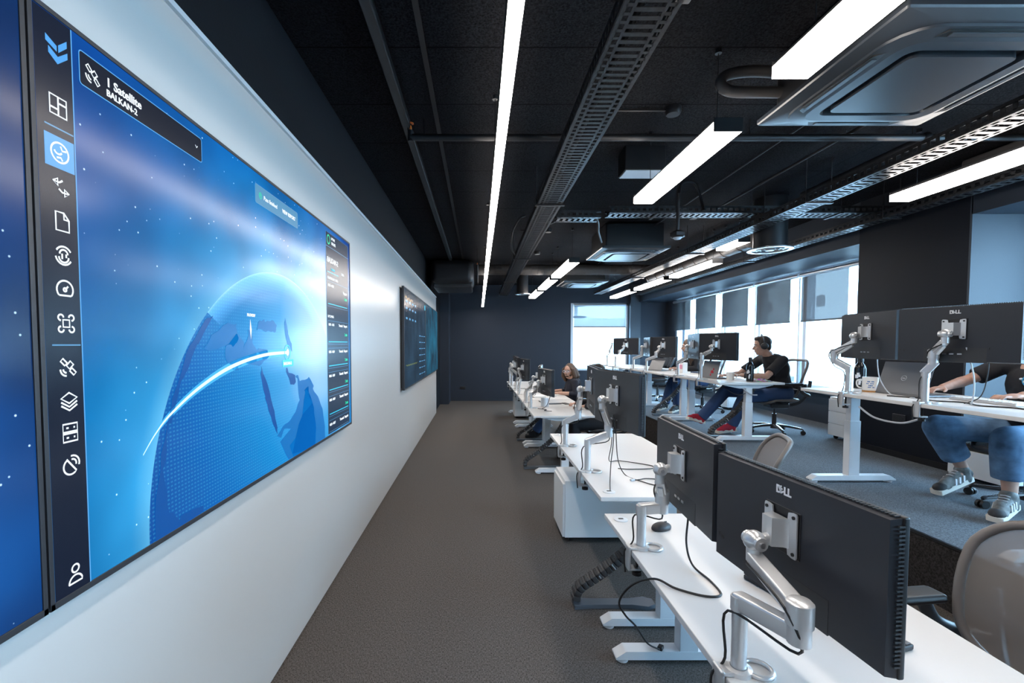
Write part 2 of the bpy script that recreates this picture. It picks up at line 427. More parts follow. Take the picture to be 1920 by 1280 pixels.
# ---------------------------------------------------------------- ceiling fittings
def lamp(name, lab, x0, x1, y0, y1, zb, h, grp=None, wires=(), hood=False):
    t = thing(name, lab, 'lamp', ((x0 + x1) / 2, (y0 + y1) / 2, zb), 0, grp)
    MB().bx(x0, x1, y0 + .004, y1 - .004, zb, zb + h).build('diffuser', m_led2 if hood else m_led, t)
    MB().bx(x0 + .012, x1 - .012, y0 + .004, y1 - .004, zb + h, zb + h + .022).build('housing', m_black, t)
    if hood:
        for a in (x0, x1): MB().bx(a - .0015, a + .0015, y0 + .004, y1 - .004, zb + .001, zb + h + .022).build('side_profile', m_black, t)
    for ye, q in ((y0, 0), (y1, 1)):
        MB().bx(x0 - .001, x1 + .001, ye if not q else ye - .004, ye + .004 if not q else ye, zb - .001, zb + h + .022).build('end_cap', m_black, t)
    for y in wires:
        xm = (x0 + x1) / 2
        MB().cyl((xm, y, zb + h + .02), (xm, y, H - .02), .0022, 6).build('wire', m_dark, t)
        MB().cyl((xm, y, H - .025), (xm, y, H), .018, 12).build('ceiling_cup', m_dark, t)
    return t
lamp('linear_lamp', 'very long thin warm white linear lamp running parallel to the white wall', .087, .135, -3.2, 12.25, 2.60, .05, None, (-1.5, .8, 3.1, 5.4, 7.7, 10), True)
PG = 'pendant bar lamps'
XA, XB, ZB = 1.268, 1.422, 2.745
for lab, y0, y1 in (('white pendant bar lamp beside the nearest air conditioner, cut by the top edge', .55, 2.02),
                    ('white pendant bar lamp hanging between the near slotted tray and the nearest air conditioner', 2.50, 3.77),
                    ('nearest of the three small far pendant bar lamps beside the slotted tray', 6.45, 7.95),
                    ('middle of the three small far pendant bar lamps beside the slotted tray', 8.2, 9.7),
                    ('farthest of the three small pendant bar lamps, above the end wall window', 10.0, 11.5)):
    lamp('pendant_lamp', lab, XA, XB, y0, y1, ZB, .05, PG, (y0 + .12, y1 - .15))
XC, XD = 3.31, 3.465
for lab, y0, y1 in (('white pendant bar lamp over the near platform desk, cut by the right edge', 2.2, 3.72),
                    ('pendant bar lamp above the middle of the platform, near the window bulkhead', 6.5, 7.95),
                    ('pendant bar lamp second farthest along the window bulkhead', 8.2, 9.75),
                    ('farthest pendant bar lamp along the window bulkhead', 10.0, 11.5)):
    lamp('pendant_lamp', lab, XC, XD, y0, y1, ZB, .05, PG, (y0 + .12, y1 - .15))
lamp('pendant_lamp', 'short white lamp tucked beside the round ceiling diffuser', 3.36, 3.52, 5.95, 6.5, 2.92, .05, PG, (6.05, 6.4))

def tray(lab, p0, p1, w, h, pitch=.05, hangers=(), dense=True):
    """slotted cable tray: two lipped side rails and a perforated floor"""
    p0, p1 = Vector(p0), Vector(p1); d = (p1 - p0).normalized(); sd = Vector((0, 0, 1)).cross(d); L = (p1 - p0).length
    t = thing('cable_tray', lab, 'cable tray', p0); up = Vector((0, 0, 1))
    rot = Matrix((d, sd, up)).transposed().to_4x4()
    for sgn in (-1, 1):
        mb = MB(); e = sd * sgn * w / 2
        # side rail: upper and lower strips with bridges, so that slots stay open
        mb.box((p0 + p1) / 2 + e + up * (h - .012), (L, .003, .024), 0, rot); mb.box((p0 + p1) / 2 + e + up * .010, (L, .003, .020), 0, rot)
        mb.box((p0 + p1) / 2 + e - sd * sgn * .007 + up * h, (L, .014, .003), 0, rot)
        n = int(L / pitch)
        for i in range(n): mb.box(p0 + d * ((i + .5) * pitch) + e + up * h * .48, (pitch * .42, .003, h * .6), 0, rot)
        mb.build('side_rail', m_galv, t)
    mb = MB(); n = int(L / pitch)
    ws = w / 2
    for off, ww in ((-.90, .16), (-.56, .12), (.56, .12), (.90, .16)):
        mb.box((p0 + p1) / 2 + sd * off * ws, (L, ww * ws, .003), 0, rot)
    for i in range(n):
        c = p0 + d * ((i + .5) * pitch)
        mb.box(c, (pitch * .5, ws * 1.05, .003), 0, rot)
        for s_ in (-1, 1): mb.box(c + sd * s_ * .73 * ws + d * pitch * .5, (pitch * .38, ws * .26, .003), 0, rot)
    mb.build('slotted_floor', m_galv, t)
    for q in hangers:
        c = p0 + d * q
        for s_ in (-1, 1):
            MB().cyl(c + sd * s_ * (w / 2 + .012) - up * .005, Vector((*(c + sd * s_ * (w / 2 + .012))[:2], H)), .004, 6).build('hanger_rod', m_dark, t)
        MB().box(c - up * .008, (.03, w + .05, .012), 0, rot).build('bracket', m_galv, t)
    return t
tray('wide slotted cable tray running the whole length right of the long lamp', (.665, -.6, 2.90), (.665, 12.3, 2.90), .225, .075, .048, (2.2, 4.9, 7.6, 10.2, 12.4))
tray('slotted cable tray running over the near edge of the platform desks', (3.02, .4, 2.86), (3.02, 11.6, 2.86), .2, .075, .06, (1.4, 3.7, 6.0, 8.3, 10.6))
tray('slotted cable tray running close along the window bulkhead', (4.12, .6, 2.86), (4.12, 11.8, 2.86), .14, .075, .07, (1.6, 4.0, 6.4, 8.8))
tray('slotted cable tray crossing the room in front of the second air conditioner', (1.37, 4.9, 2.967), (4.35, 4.9, 2.967), .2, .07, .06, (.5, 1.6, 2.4))
tray('short lower length of slotted tray joining the wide tray', (.82, 4.9, 2.92), (1.28, 4.9, 2.92), .2, .07, .06)
# cables lying in the wide tray and looping out
def cable(lab, pts, r=.003, m=None, name='cable', n=6, grp=None):
    o = MB().tube(smooth(pts, n), r, 6).build(name, m or m_cable); tag(o, lab, 'cable', grp); return o
cable('black cable bundle lying along the wide slotted tray', [(.62, 0, 2.925), (.64, 3, 2.925), (.63, 6, 2.925), (.65, 9, 2.925), (.63, 12, 2.925)], .016, m_black)
cable('black hose looping down to the second air conditioner', [(.75, 5.35, 2.97), (1.1, 5.4, 3.1), (1.4, 5.5, 3.1), (1.5, 5.75, 3.0), (1.62, 6.05, 2.94)], .014, m_black, 'hose')
cable('black cable loop leaving the left side of the wide tray', [(.56, 6.9, 2.93), (.47, 6.5, 2.96), (.45, 6.1, 3.08), (.52, 5.9, 3.2), (.6, 5.9, 3.24)], .012, m_black)

# ceiling cassettes
def cassette(lab, x0, y0, s=.95, zb=2.86):
    cx, cy = x0 + s / 2, y0 + s / 2
    t = thing('air_conditioner', lab, 'air conditioner', (cx, cy, zb), 0, 'ceiling air conditioners')
    b = s * .43
    MB().bx(cx - b, cx + b, cy - b, cy + b, zb + .05, H - .02, .02).build('casing', m_black, t)
    p = MB()                                    # panel: chamfered plate with raised rounded ring
    def ring(w0, r0, z0, w1, r1, z1, mb):
        a = [(cx + u, cy + v, z0) for u, v in rrect(w0, w0, r0)]; c = [(cx + u, cy + v, z1) for u, v in rrect(w1, w1, r1)]
        n = len(a); va = [mb.bm.verts.new(q) for q in a]; vc = [mb.bm.verts.new(q) for q in c]
        for i in range(n): mb.bm.faces.new((va[i], va[(i + 1) % n], vc[(i + 1) % n], vc[i]))
    ring(s, .01, zb + .05, s, .01, zb + .03, p); ring(s, .01, zb + .03, s * .99, .01, zb + .022, p)
    ring(s * .99, .01, zb + .022, s * .86, .16, zb + .006, p); ring(s * .86, .16, zb + .006, s * .855, .16, zb - .004, p); ring(s * .855, .16, zb - .004, s * .70, .09, zb - .016, p)
    ring(s * .70, .09, zb - .016, s * .58, .05, zb - .016, p); ring(s * .58, .05, zb - .016, s * .565, .05, zb + .02, p)
    p.build('panel', m_acp, t, ang=25)
    ib = MB(); ib.prism([(cx + u, cy + v, zb + .018) for u, v in rrect(s * .57, s * .57, .05)], (0, 0, .004)); ib.build('intake_gap', m_black, t)
    g = MB(); g.prism([(cx + u, cy + v, zb - .020) for u, v in rrect(s * .50, s * .50, .035)], (0, 0, .03)); g.build('intake_grille', m_acp, t)
    for k in range(4):
        a = k * math.pi / 2; mt = Matrix.Translation((cx, cy, 0)) @ Matrix.Rotation(a, 4, 'Z')
        v = MB(); pts = [mt @ Vector((u, w_, zb - .0125)) for u, w_ in [(-.27 * s, .372 * s), (-.24 * s, .415 * s), (.24 * s, .415 * s), (.27 * s, .372 * s), (.25 * s, .360 * s), (-.25 * s, .360 * s)]]
        v.prism(pts, (0, 0, .012)); vo = v.build('air_outlet', m_black, t)
        fl = MB(); fl.bar(mt @ Vector((-.22 * s, .392 * s, zb - .014)), mt @ Vector((.22 * s, .392 * s, zb - .014)), .022, .004, .001, (0, 0, 1)); fl.build('louvre', m_acp, vo)
    return t
cassette('large grey ceiling air conditioner nearest the camera at top right', 1.635, 1.785)
cassette('grey ceiling air conditioner in the middle of the ceiling behind the cross tray', 1.65, 6.12, .92)
cassette('farthest small ceiling air conditioner beyond the pendant lamps', 1.75, 9.35, .92)
# ducts, pipes
o = MB().cyl((-.05, 9.2, 3.09), (4.4, 9.2, 3.09), .105, 20)
for k in range(37): o.tube([(-.02 + k * .12, 9.2 + .107 * math.cos(a * math.pi / 8), 3.09 + .107 * math.sin(a * math.pi / 8)) for a in range(16)], .003, 4, True)
tag(o.build('round_duct', m_duct), 'round spiral duct crossing the far end of the ceiling', 'duct')
o = MB().cyl((3.62, 6.1, 2.99), (3.62, 9.6, 2.99), .115, 20)
for k in range(9): o.tube([(3.62 + .119 * math.cos(a * math.pi / 8), 6.3 + k * .4, 2.99 + .119 * math.sin(a * math.pi / 8)) for a in range(16)], .006, 5, True)
tag(o.build('round_duct', m_duct), 'round brown duct running above the window side pendant lamps', 'duct')
def diffuser(lab, x, y, z, r, fl):
    t = thing('round_diffuser', lab, 'air diffuser', (x, y, z))
    MB().cyl((x, y, z + .02), (x, y, H), r, 24).build('neck', m_dark, t)
    d = MB(); d.lathe([(0, -.004), (fl * .18, -.004), (fl * .22, .012), (fl * .36, .012), (fl * .40, -.002), (fl * .44, .012), (fl * .56, .012), (fl * .6, -.002), (fl * .64, .012), (fl * .78, .012), (fl * .8, .0), (fl, .0), (fl, .012), (fl * .8, .022), (0, .022)], (x, y, z), 28)
    d.build('louvre_rings', m_steel, t); return t
diffuser('round diffuser with bright rings on a wide black neck above the platform', 3.33, 5.25, 2.67, .17, .23)
diffuser('small round black diffuser at the far end of the wide tray', 1.03, 10.7, 2.76, .13, .18)
t = thing('duct_box', 'rounded black air duct box hanging at the far left of the ceiling', 'duct', (-.5, 9.3, 2.72))
mb = MB(); mb.box((-.5, 9.4, 3.0), (.82, 1.3, .46), .12, seg=4); mb.build('body', m_dark, t)
mb = MB(); mb.bx(-.88, -.12, 8.9, 9.9, 2.70, 2.80, .03); mb.build('collar', m_graph, t)
tag(MB().bx(-.56, -.50, YF + .1, 8.8, H - .06, H, .008).build('cable_trunking', m_dark), 'black trunking running along the ceiling near the white wall', 'trunking')
t = thing('sprinkler_pipe', 'black sprinkler pipe crossing the ceiling', 'pipe', (1.2, 3.42, 3.12))
mb = MB(); mb.cyl((-.50, 3.42, 3.12), (3.3, 3.42, 3.12), .024, 12)
for x in (-.4, .9, 2.0, 3.2): mb.cyl((x, 3.42, 3.12), (x, 3.42, H), .006, 6)
mb.cyl((3.3, 3.42, 3.12), (3.3, 4.7, 3.12), .03, 12); mb.ell((3.3, 3.42, 3.12), (.038,) * 3); mb.cyl((3.3, 3.42, 3.12), (4.3, 3.42, 3.12), .024, 12); mb.build('pipe', m_dark, t)
for (x, y) in ((-.50, 3.42), (-.02, 8.0)):
    z = 3.12
    tt = thing('sprinkler', 'black sprinkler with orange bulb at the left end of the crossing pipe' if x < -.2 else 'black upright sprinkler with orange tip beside the far end of the long lamp', 'sprinkler', (x, y, z))
    MB().cyl((x, y, z - .03 if x < -.2 else 2.62), (x, y, z + .05 if x < -.2 else 2.98), .022 if x < -.2 else .02, 12).build('body', m_dark, tt)
    zz = z + .05 if x < -.2 else 2.98
    MB().ell((x, y, zz + .02), (.009, .009, .02)).build('bulb', m_sprk, tt)
    if x < -.2:
        MB().tube([(x - .018, y, zz), (x - .02, y, zz + .03), (x, y, zz + .05), (x + .02, y, zz + .03), (x + .018, y, zz)], .004, 6).build('frame', m_dark, tt)
        MB().cyl((x, y, zz + .048), (x, y, zz + .054), .024, 14).build('deflector', m_sprk, tt)
    else: MB().cyl((x, y, zz - .05), (x, y, H), .006, 8).build('rod', m_dark, tt)
def ceiling_box(lab, x0, x1, y0, y1, z0, nm, cat, glow=False):
    t = thing(nm, lab, cat, ((x0 + x1) / 2, (y0 + y1) / 2, z0))
    MB().bx(x0, x1, y0, y1, z0, H, .006).build('body', m_black, t)
    MB().bx(x0 + .012, x1 - .012, y0 + .012, y1 - .012, z0 - .006, z0 + .002).build('cover', m_frame if glow else m_dark, t)
ceiling_box('black ceiling box with pale underside behind the middle pendant lamp', 1.22, 1.56, 3.85, 4.05, 3.05, 'emergency_light', 'light', True)
ceiling_box('small black junction box on the ceiling right of the wide tray', .86, .95, 2.0, 2.12, 3.13, 'junction_box', 'box')
for i, (x, y) in enumerate(((1.36, 3.25), (1.0, 6.6), (2.75, 5.9), (1.05, 8.2), (2.9, 8.0))):
    lab = ['black round ceiling sensor above the nearer crossing pipe', 'small black ceiling sensor left of the second air conditioner', 'small black ceiling sensor near the round diffuser', 'small black ceiling sensor above the far pendant lamps', 'small black ceiling sensor right of the second air conditioner'][i]
    t = thing('ceiling_sensor', lab, 'sensor', (x, y, H - .05))
    MB().lathe([(0, -.05), (.045, -.05), (.055, -.03), (.055, .0), (0, 0)], (x, y, H), 18).build('housing', m_dark, t)
    MB().cyl((x - .4, y, H - .02), (x - .05, y, H - .02), .008, 8).build('conduit', m_dark, t)
t = thing('pendant_detector', 'black hexagonal detector hanging on a drop pole behind the cross tray', 'detector', (2.0, 4.62, 2.68))
MB().cyl((2.0, 4.62, 2.72), (2.0, 4.62, H), .018, 10).build('pole', m_dark, t)
MB().lathe([(0, .06), (.03, .06), (.075, .035), (.075, 0), (.055, -.012), (0, -.012)], (2.0, 4.62, 2.68), 6).build('housing', m_dark, t)
MB().lathe([(0, -.035), (.03, -.028), (.045, -.012), (0, -.012)], (2.0, 4.62, 2.68), 12).build('lens', m_frame, t)
cable('black conduit arch beside the hanging detector', [(2.0, 4.6, 3.1), (2.03, 4.6, 3.2), (2.14, 4.6, 3.2), (2.2, 4.6, 3.1), (2.2, 4.5, 2.9)], .014, m_black, 'conduit')
t = thing('insulated_pipe', 'grey insulated hairpin pipe entering the nearest air conditioner', 'pipe', (1.6, 2.6, 3.05))
MB().tube(smooth([(1.78, 2.63, 3.12), (1.55, 2.62, 3.13), (1.40, 2.62, 3.11), (1.36, 2.62, 3.06), (1.42, 2.62, 3.02), (1.6, 2.63, 3.02), (1.80, 2.63, 3.02)], 6), .03, 12).build('insulation', m_duct, t)
o = MB().cyl((2.75, 3.15, 3.16), (2.75, 5.3, 3.16), .012, 8).cyl((2.5, 3.15, 3.16), (2.75, 3.15, 3.16), .012, 8); tag(o.build('conduit', m_dark), 'thin black conduit with a right angle bend behind the nearest air conditioner', 'conduit')
o = MB().cyl((2.35, 3.2, 3.18), (2.35, 9.0, 3.18), .008, 8); tag(o.build('conduit', m_dark), 'thin black conduit running away along the middle of the ceiling', 'conduit')
tag(MB().bx(-.32, -.29, YF + .1, 9, H - .012, H).build('ceiling_rail', m_black), 'thin dark strip along the ceiling left of the long lamp', 'strip')
o = MB().bx(4.27, 4.44, 2.9, 4.1, 2.95, 3.22, .02)
tag(o.build('duct_section', m_duct), 'square grey brown duct at the right edge behind the near platform lamp', 'duct')
# sockets
def socket(lab, x, y, z, axis):
    t = thing('wall_socket', lab, 'socket', (x, y, z))
    if axis == 'y': MB().bx(x - .075, x + .075, y - .012, y, z - .04, z + .04, .004).build('plate', m_dark, t); [MB().cyl((x + q, y - .014, z), (x + q, y - .011, z), .022, 14).build('outlet', m_black, t) for q in (-.036, .036)]
    else: MB().bx(x - .012, x, y - .075, y + .075, z - .04, z + .04, .004).build('plate', m_dark, t); [MB().cyl((x - .014, y + q, z), (x - .011, y + q, z), .022, 14).build('outlet', m_black, t) for q in (-.036, .036)]
socket('dark double socket low on the end wall', -.44, YB, .37, 'y')
socket('dark double socket low on the pier behind the near platform desk', 4.45, 4.78, .82, 'x')

# ---------------------------------------------------------------- wall screens
def screen_mat(kind):
    m, nt, b = new_mat('screen_' + kind); L = nt.links.new
    b.inputs['Base Color'].default_value = (.004, .004, .005, 1); b.inputs['Roughness'].default_value = .19; b.inputs['Specular IOR Level'].default_value = .20
    tc = nt.nodes.new('ShaderNodeTexCoord'); sp = nt.nodes.new('ShaderNodeSeparateXYZ'); L(tc.outputs['Object'], sp.inputs[0])
    y, z = sp.outputs[1], sp.outputs[2]           # screen frame: y along the screen, z up, origin at lower left corner
    rad = lambda cy, cz: math_node(nt, 'SQRT', math_node(nt, 'ADD', math_node(nt, 'POWER', math_node(nt, 'SUBTRACT', y, cy), 2.0), math_node(nt, 'POWER', math_node(nt, 'SUBTRACT', z, cz), 2.0)))
    def ramp(v, stops):
        r = nt.nodes.new('ShaderNodeValToRGB'); e = r.color_ramp.elements
        while len(e) < len(stops): e.new(.5)
        for q, (p, c) in zip(e, stops): q.position = p; q.color = (*c, 1)
        L(v, r.inputs[0]); return r.outputs[0]
    def mix(f, a, c, mode='MIX'):
        n = nt.nodes.new('ShaderNodeMix'); n.data_type = 'RGBA'; n.blend_type = mode
        (L(f, n.inputs[0]) if not isinstance(f, float) else setattr(n.inputs[0], 'default_value', f)); L(a, n.inputs[6]); L(c, n.inputs[7]); return n.outputs[2]
    vor = nt.nodes.new('ShaderNodeTexVoronoi'); vor.inputs['Scale'].default_value = 27; L(tc.outputs['Object'], vor.inputs['Vector'])
    star = ramp(vor.outputs['Distance'], [(0, (1, 1, 1)), (.05, (.5, .75, .9)), (.085, (0, 0, 0))])
    noi = nt.nodes.new('ShaderNodeTexNoise'); noi.inputs['Scale'].default_value = 2.2; L(tc.outputs['Object'], noi.inputs['Vector'])
    if kind == 'globe':
        cy, cz, r0 = 1.165, .015, .875
        rr = rad(cy, cz)
        sky = ramp(math_node(nt, 'DIVIDE', rr, 2.0), [(.42, (.16, .60, .95)), (.47, (.03, .38, .82)), (.56, (.002, .235, .62)), (.66, (.001, .15, .52)), (.80, (.001, .085, .42)), (1, (.001, .04, .25))])
        dim = ramp(noi.outputs['Fac'], [(.35, (.62, .62, .66)), (.6, (1, 1, 1))])
        halo = ramp(math_node(nt, 'DIVIDE', rad(cy + .62, cz + .68), 1.0), [(0, (.7, .7, .6)), (.22, (.40, .40, .32)), (.5, (.03, .06, .07)), (.7, (0, 0, 0))])
        sky = mix(1.0, sky, dim, 'MULTIPLY'); sky = mix(1.0, sky, halo, 'ADD'); sky = mix(1.0, sky, star, 'ADD')
        # globe: bright limb at upper right, dot rows
        sun = rad(cy + .50, cz + .62)
        gl = ramp(math_node(nt, 'DIVIDE', sun, 1.6), [(0, (.62, .82, 1.0)), (.16, (.34, .62, .95)), (.32, (.05, .36, .78)), (.5, (.003, .25, .66)), (.75, (.001, .13, .48)), (1, (.001, .06, .32))])
        dots = math_node(nt, 'MULTIPLY', math_node(nt, 'GREATER_THAN', math_node(nt, 'SINE', math_node(nt, 'MULTIPLY', z, 2 * math.pi / .0125)), .25), math_node(nt, 'GREATER_THAN', math_node(nt, 'SINE', math_node(nt, 'MULTIPLY', y, 2 * math.pi / .016)), -.2))
        dl = math_node(nt, 'MULTIPLY', dots, .17)
        hi = nt.nodes.new('ShaderNodeRGB'); hi.outputs[0].default_value = (.10, .62, .95, 1)
        gl = mix(dl, gl, hi.outputs[0])
        rim = ramp(math_node(nt, 'DIVIDE', rr, r0), [(0, (0, 0, 0)), (.90, (0, 0, 0)), (.99, (.10, .30, .45)), (1, (.25, .5, .6))])
        lim = math_node(nt, 'GREATER_THAN', math_node(nt, 'ADD', z, math_node(nt, 'MULTIPLY', y, .55)), 1.0)
        gl = mix(math_node(nt, 'MULTIPLY', lim, 1.0), gl, mix(1.0, gl, rim, 'ADD'))
        ins = math_node(nt, 'LESS_THAN', rr, r0); col = mix(ins, sky, gl)
    elif kind == 'space':
        col = ramp(noi.outputs['Fac'], [(.3, (.002, .012, .06)), (.55, (.003, .05, .22)), (.75, (.006, .09, .36))]); col = mix(1.0, col, star, 'ADD')
    else:
        col = ramp(noi.outputs['Fac'], [(.3, (.010, .022, .038)), (.7, (.020, .050, .085) if kind == 'dash' else (.012, .11, .19))])
    L(col, b.inputs['Emission Color']); b.inputs['Emission Strength'].default_value = .88
    return m
XS = -.920
def tv(lab, y0, y1, z0, z1, mat, grp):
    t = thing('wall_screen', lab, 'screen', (XS, y0, z0), 0, grp)
    MB().bx(-.974, XS - .004, y0 + .02, y1 - .02, z0 + .03, z1 - .03).build('casing', m_black, t)
    b = MB(); w = .011
    for a in ((y0, y1, z0, z0 + w + .004), (y0, y1, z1 - w, z1), (y0, y0 + w, z0, z1), (y1 - w, y1, z0, z1)): b.bx(XS - .03, XS, a[0], a[1], a[2], a[3], .001)
    b.build('bezel', m_darkpl, t)
    s = MB().bx(-.008, -.003, 0, y1 - y0 - 2 * w + .004, 0, z1 - z0 - 2 * w).build('screen', mat, t, world=False); s.location = (0, w - .002, w)
    return t, s
ZT0, ZT1 = 1.022, 2.322
GS = 'large wall screens'
tv('large wall screen at the left edge showing dark blue starry space', -1.36, .952, ZT0, ZT1, screen_mat('space'), GS)
t1, scr = tv('large wall screen showing a blue globe with a sidebar of icons', .957, 3.290, ZT0, ZT1, screen_mat('globe'), GS)
t3, s3 = tv('dark dashboard wall screen, nearer of the far pair', 5.66, 7.97, ZT0, ZT1, screen_mat('dash'), GS)
t4, s4 = tv('dark teal wall screen at the far end of the white wall', 7.975, 10.29, ZT0, ZT1, screen_mat('teal'), GS)
m_ui_w = E_('ui_white', (.80, .90, 1.0), 1.0); m_ui_b = E_('ui_blue', (.10, .36, .75), 1.0); m_ui_d = E_('ui_dark', (.006, .010, .022), 1.0)
m_ui_hl = E_('ui_highlight', (.08, .34, .78), 1.0); m_ui_g = E_('ui_green', (.02, .62, .36), 1.0); m_ui_c = E_('ui_cyan', (.03, .55, .80), 1.0)
m_ui_panel = E_('ui_panel', (.012, .030, .065), 1.0); m_ui_chip = E_('ui_chip', (.08, .26, .45), 1.0); m_sea = E_('ui_sea', (.004, .15, .47), 1.0); m_sea2 = E_('ui_deep_sea', (.002, .075, .32), 1.0)
m_ui_line = E_('ui_line', (.10, .30, .55), 1.0); m_ui_arc = E_('ui_arc', (.62, .95, 1.0), 1.1); m_ui_side = E_('ui_sidebar', (.005, .010, .026), 1.0)
def U(y, z, k=0.0): return Vector((XS - .0025 + k, y, z))      # a point on the globe screen, k in front of it
def plate(pts, k, m, name, par, th=.0004, lab=None): return MB().prism([U(y, z, k) for y, z in pts], (th, 0, 0)).build(name, m, par, label=lab)
def rect(y0, y1, z0, z1): return [(y0, z0), (y1, z0), (y1, z1), (y0, z1)]
def stroke(mb, pts, w, k, closed=False):
    P = [Vector((0, y, z)) for y, z in pts]; n = len(P); A = []; B = []
    for i in range(n):
        a = P[i - 1] if (i or closed) else P[i]; c = P[(i + 1) % n] if (i < n - 1 or closed) else P[i]
        d = (c - a).normalized(); nn = Vector((0, -d.z, d.y)) * w / 2
        A.append(mb.bm.verts.new(U((P[i] + nn).y, (P[i] + nn).z, k))); B.append(mb.bm.verts.new(U((P[i] - nn).y, (P[i] - nn).z, k)))
    for i in range(n if closed else n - 1):
        j = (i + 1) % n; mb.bm.faces.new((A[i], A[j], B[j], B[i]))
    return mb
def ico(lines, cy, cz, name='icon', w=.0042, k=.0016, m=None):
    mb = MB()
    for pts, cl in lines: stroke(mb, [(cy + a, cz + b) for a, b in pts], w, k, cl)
    return mb.build(name, m or m_ui_w, scr)
def arcp(cx, cz, r, a0, a1, n=12): return [(cx + r * math.cos(R(a0 + (a1 - a0) * i / n)), cz + r * math.sin(R(a0 + (a1 - a0) * i / n))) for i in range(n + 1)]
# sidebar
plate(rect(.970, 1.058, 1.036, 2.309), .0004, m_ui_side, 'sidebar', scr)
plate(rect(1.058, 1.0605, 1.036, 2.309), .0008, m_ui_b, 'sidebar_edge', scr)
plate(rect(.985, 1.056, 1.985, 2.054), .0008, m_ui_hl, 'icon_highlight', scr)
plate(rect(.987, 1.056, 2.0705, 2.0735), .0008, m_ui_line, 'divider', scr); plate(rect(.985, 1.055, 1.5965, 1.5995), .0008, m_ui_line, 'divider', scr)
mb = MB()
for q in ([(.996, 2.262), (.996, 2.248), (1.022, 2.238), (1.022, 2.250)], [(1.026, 2.254), (1.047, 2.275), (1.047, 2.260), (1.026, 2.238)], [(1.002, 2.240), (1.002, 2.226), (1.023, 2.212), (1.048, 2.236), (1.048, 2.250), (1.024, 2.228)]):
    mb.prism([U(a, b, .001) for a, b in q], (.0004, 0, 0))
mb.build('chevron_logo', m_ui_hl, scr)
c = 1.020; s_ = .020
sq = lambda a, b, e, f: ([(a, b), (e, b), (e, f), (a, f)], True)
SAT = [([(-.004, .004), (.006, .014), (.014, .006), (.004, -.004)], True), ([(-.012, .020), (-.002, .010), (-.008, .004), (-.018, .014)], True), ([(.010, -.002), (.020, -.012), (.014, -.018), (.004, -.008)], True), (arcp(-.004, -.004, .008, 180, 270, 6), False), (arcp(-.004, -.004, .015, 180, 270, 6), False)]
ico([sq(-s_, -s_, s_, s_), ([(0, -s_), (0, s_)], False), ([(-s_, -.007), (0, -.007)], False), ([(0, .007), (s_, .007)], False)], c, 2.120)
ico([(arcp(0, 0, .021, 0, 345, 24), True), (arcp(-.004, .006, .010, 200, 330, 6), False), ([(.002, .015), (.006, .006), (.016, .008)], False), ([(-.008, -.012), (.002, -.010), (.006, -.016)], False)], c, 2.020)
ico([([(-.019, .010), (-.008, .018), (-.008, .002), (-.019, .010), (-.004, .010), (.004, .016)], False), ([(.019, -.010), (.008, -.002), (.008, -.018), (.019, -.010), (.002, -.010), (-.006, -.004)], False)], c, 1.945)
ico([([(-.016, -.02), (.016, -.02), (.016, .006), (.004, .02), (-.016, .02)], True), ([(.004, .02), (.004, .006), (.016, .006)], False)], c, 1.870)
ico([(arcp(0, 0, .020, 30, 150, 8), False), (arcp(0, 0, .020, 190, 330, 8), False), (arcp(0, .003, .010, 0, 180, 8), False), (arcp(0, -.003, .012, 180, 360, 8), False), ([(-.004, .004), (-.004, -.008)], False), ([(.006, .004), (.006, -.004)], False)], c, 1.796)
ico([(arcp(0, 0, .020, -40, 220, 16), False), ([(-.015, -.013), (.015, -.013)], False), ([(0, 0), (.008, .008)], False), (arcp(0, 0, .004, 0, 360, 8), False)], c, 1.721)
ico([sq(-.008, -.008, .008, .008), (arcp(.013, .013, .0065, -90, 180, 10), False), (arcp(-.013, .013, .0065, 0, 270, 10), False), (arcp(-.013, -.013, .0065, 90, 360, 10), False), (arcp(.013, -.013, .0065, -180, 90, 10), False)], c, 1.646)
ico(SAT, c, 1.548)
ico([([(-.02, .006), (0, .018), (.02, .006), (0, -.006)], True), ([(-.02, -.002), (0, -.014), (.02, -.002)], False), ([(-.02, -.010), (0, -.022), (.02, -.010)], False)], c, 1.473)
ico([sq(-.018, .002, .018, .02), sq(-.018, -.02, .018, -.002), ([(-.010, .011), (-.004, .011)], False), ([(.008, .011), (.012, .011)], False), ([(-.010, -.011), (-.004, -.011)], False), ([(.008, -.011), (.012, -.011)], False)], c, 1.401)
ico([([(-.012, .016)] + arcp(-.002, -.002, .018, 125, 320, 12), True), (arcp(.002, .004, .010, -20, 100, 6), False), (arcp(.002, .004, .018, -20, 100, 6), False)], c, 1.326)
ico([(arcp(0, .012, .009, 0, 360, 14), True), ([(-.017, -.020)] + arcp(0, -.020, .017, 180, 0, 12), True)], c, 1.077)
# header card
def card(y0, y1, z0, z1, m, name, k=.0006, line=m_ui_line, lw=.0025):
    pts = [((y0 + y1) / 2 + a, (z0 + z1) / 2 + b) for a, b in rrect(y1 - y0, z1 - z0, .008)]
    o = plate(pts, k, m, name, scr)
    if line: stroke(MB(), pts, lw, k + .0008, True).build('card_outline', line, scr)
    return o
TM = lambda y, z, k=.0014: Matrix.Translation(U(y, z, k) - Vector((XS, .957, ZT0)) - Vector((0, .009, .011))) @ Matrix(((0, 0, 1, 0), (1, 0, 0, 0), (0, 1, 0, 0), (0, 0, 0, 1)))
card(1.078, 1.543, 2.203, 2.280, m_ui_d, 'header_card', line=m_ui_b)
ico(SAT, 1.114, 2.240, w=.004)
text_mesh('1 Satellite', .030, m_ui_w, 'lettering', scr, TM(1.154, 2.240), bold=.0006)
text_mesh('BALKAN-2', .022, m_ui_w, 'lettering', scr, TM(1.154, 2.216), bold=.0004)
ico([([(-.006, .004), (0, -.003), (.006, .004)], False)], 1.515, 2.244, w=.003)
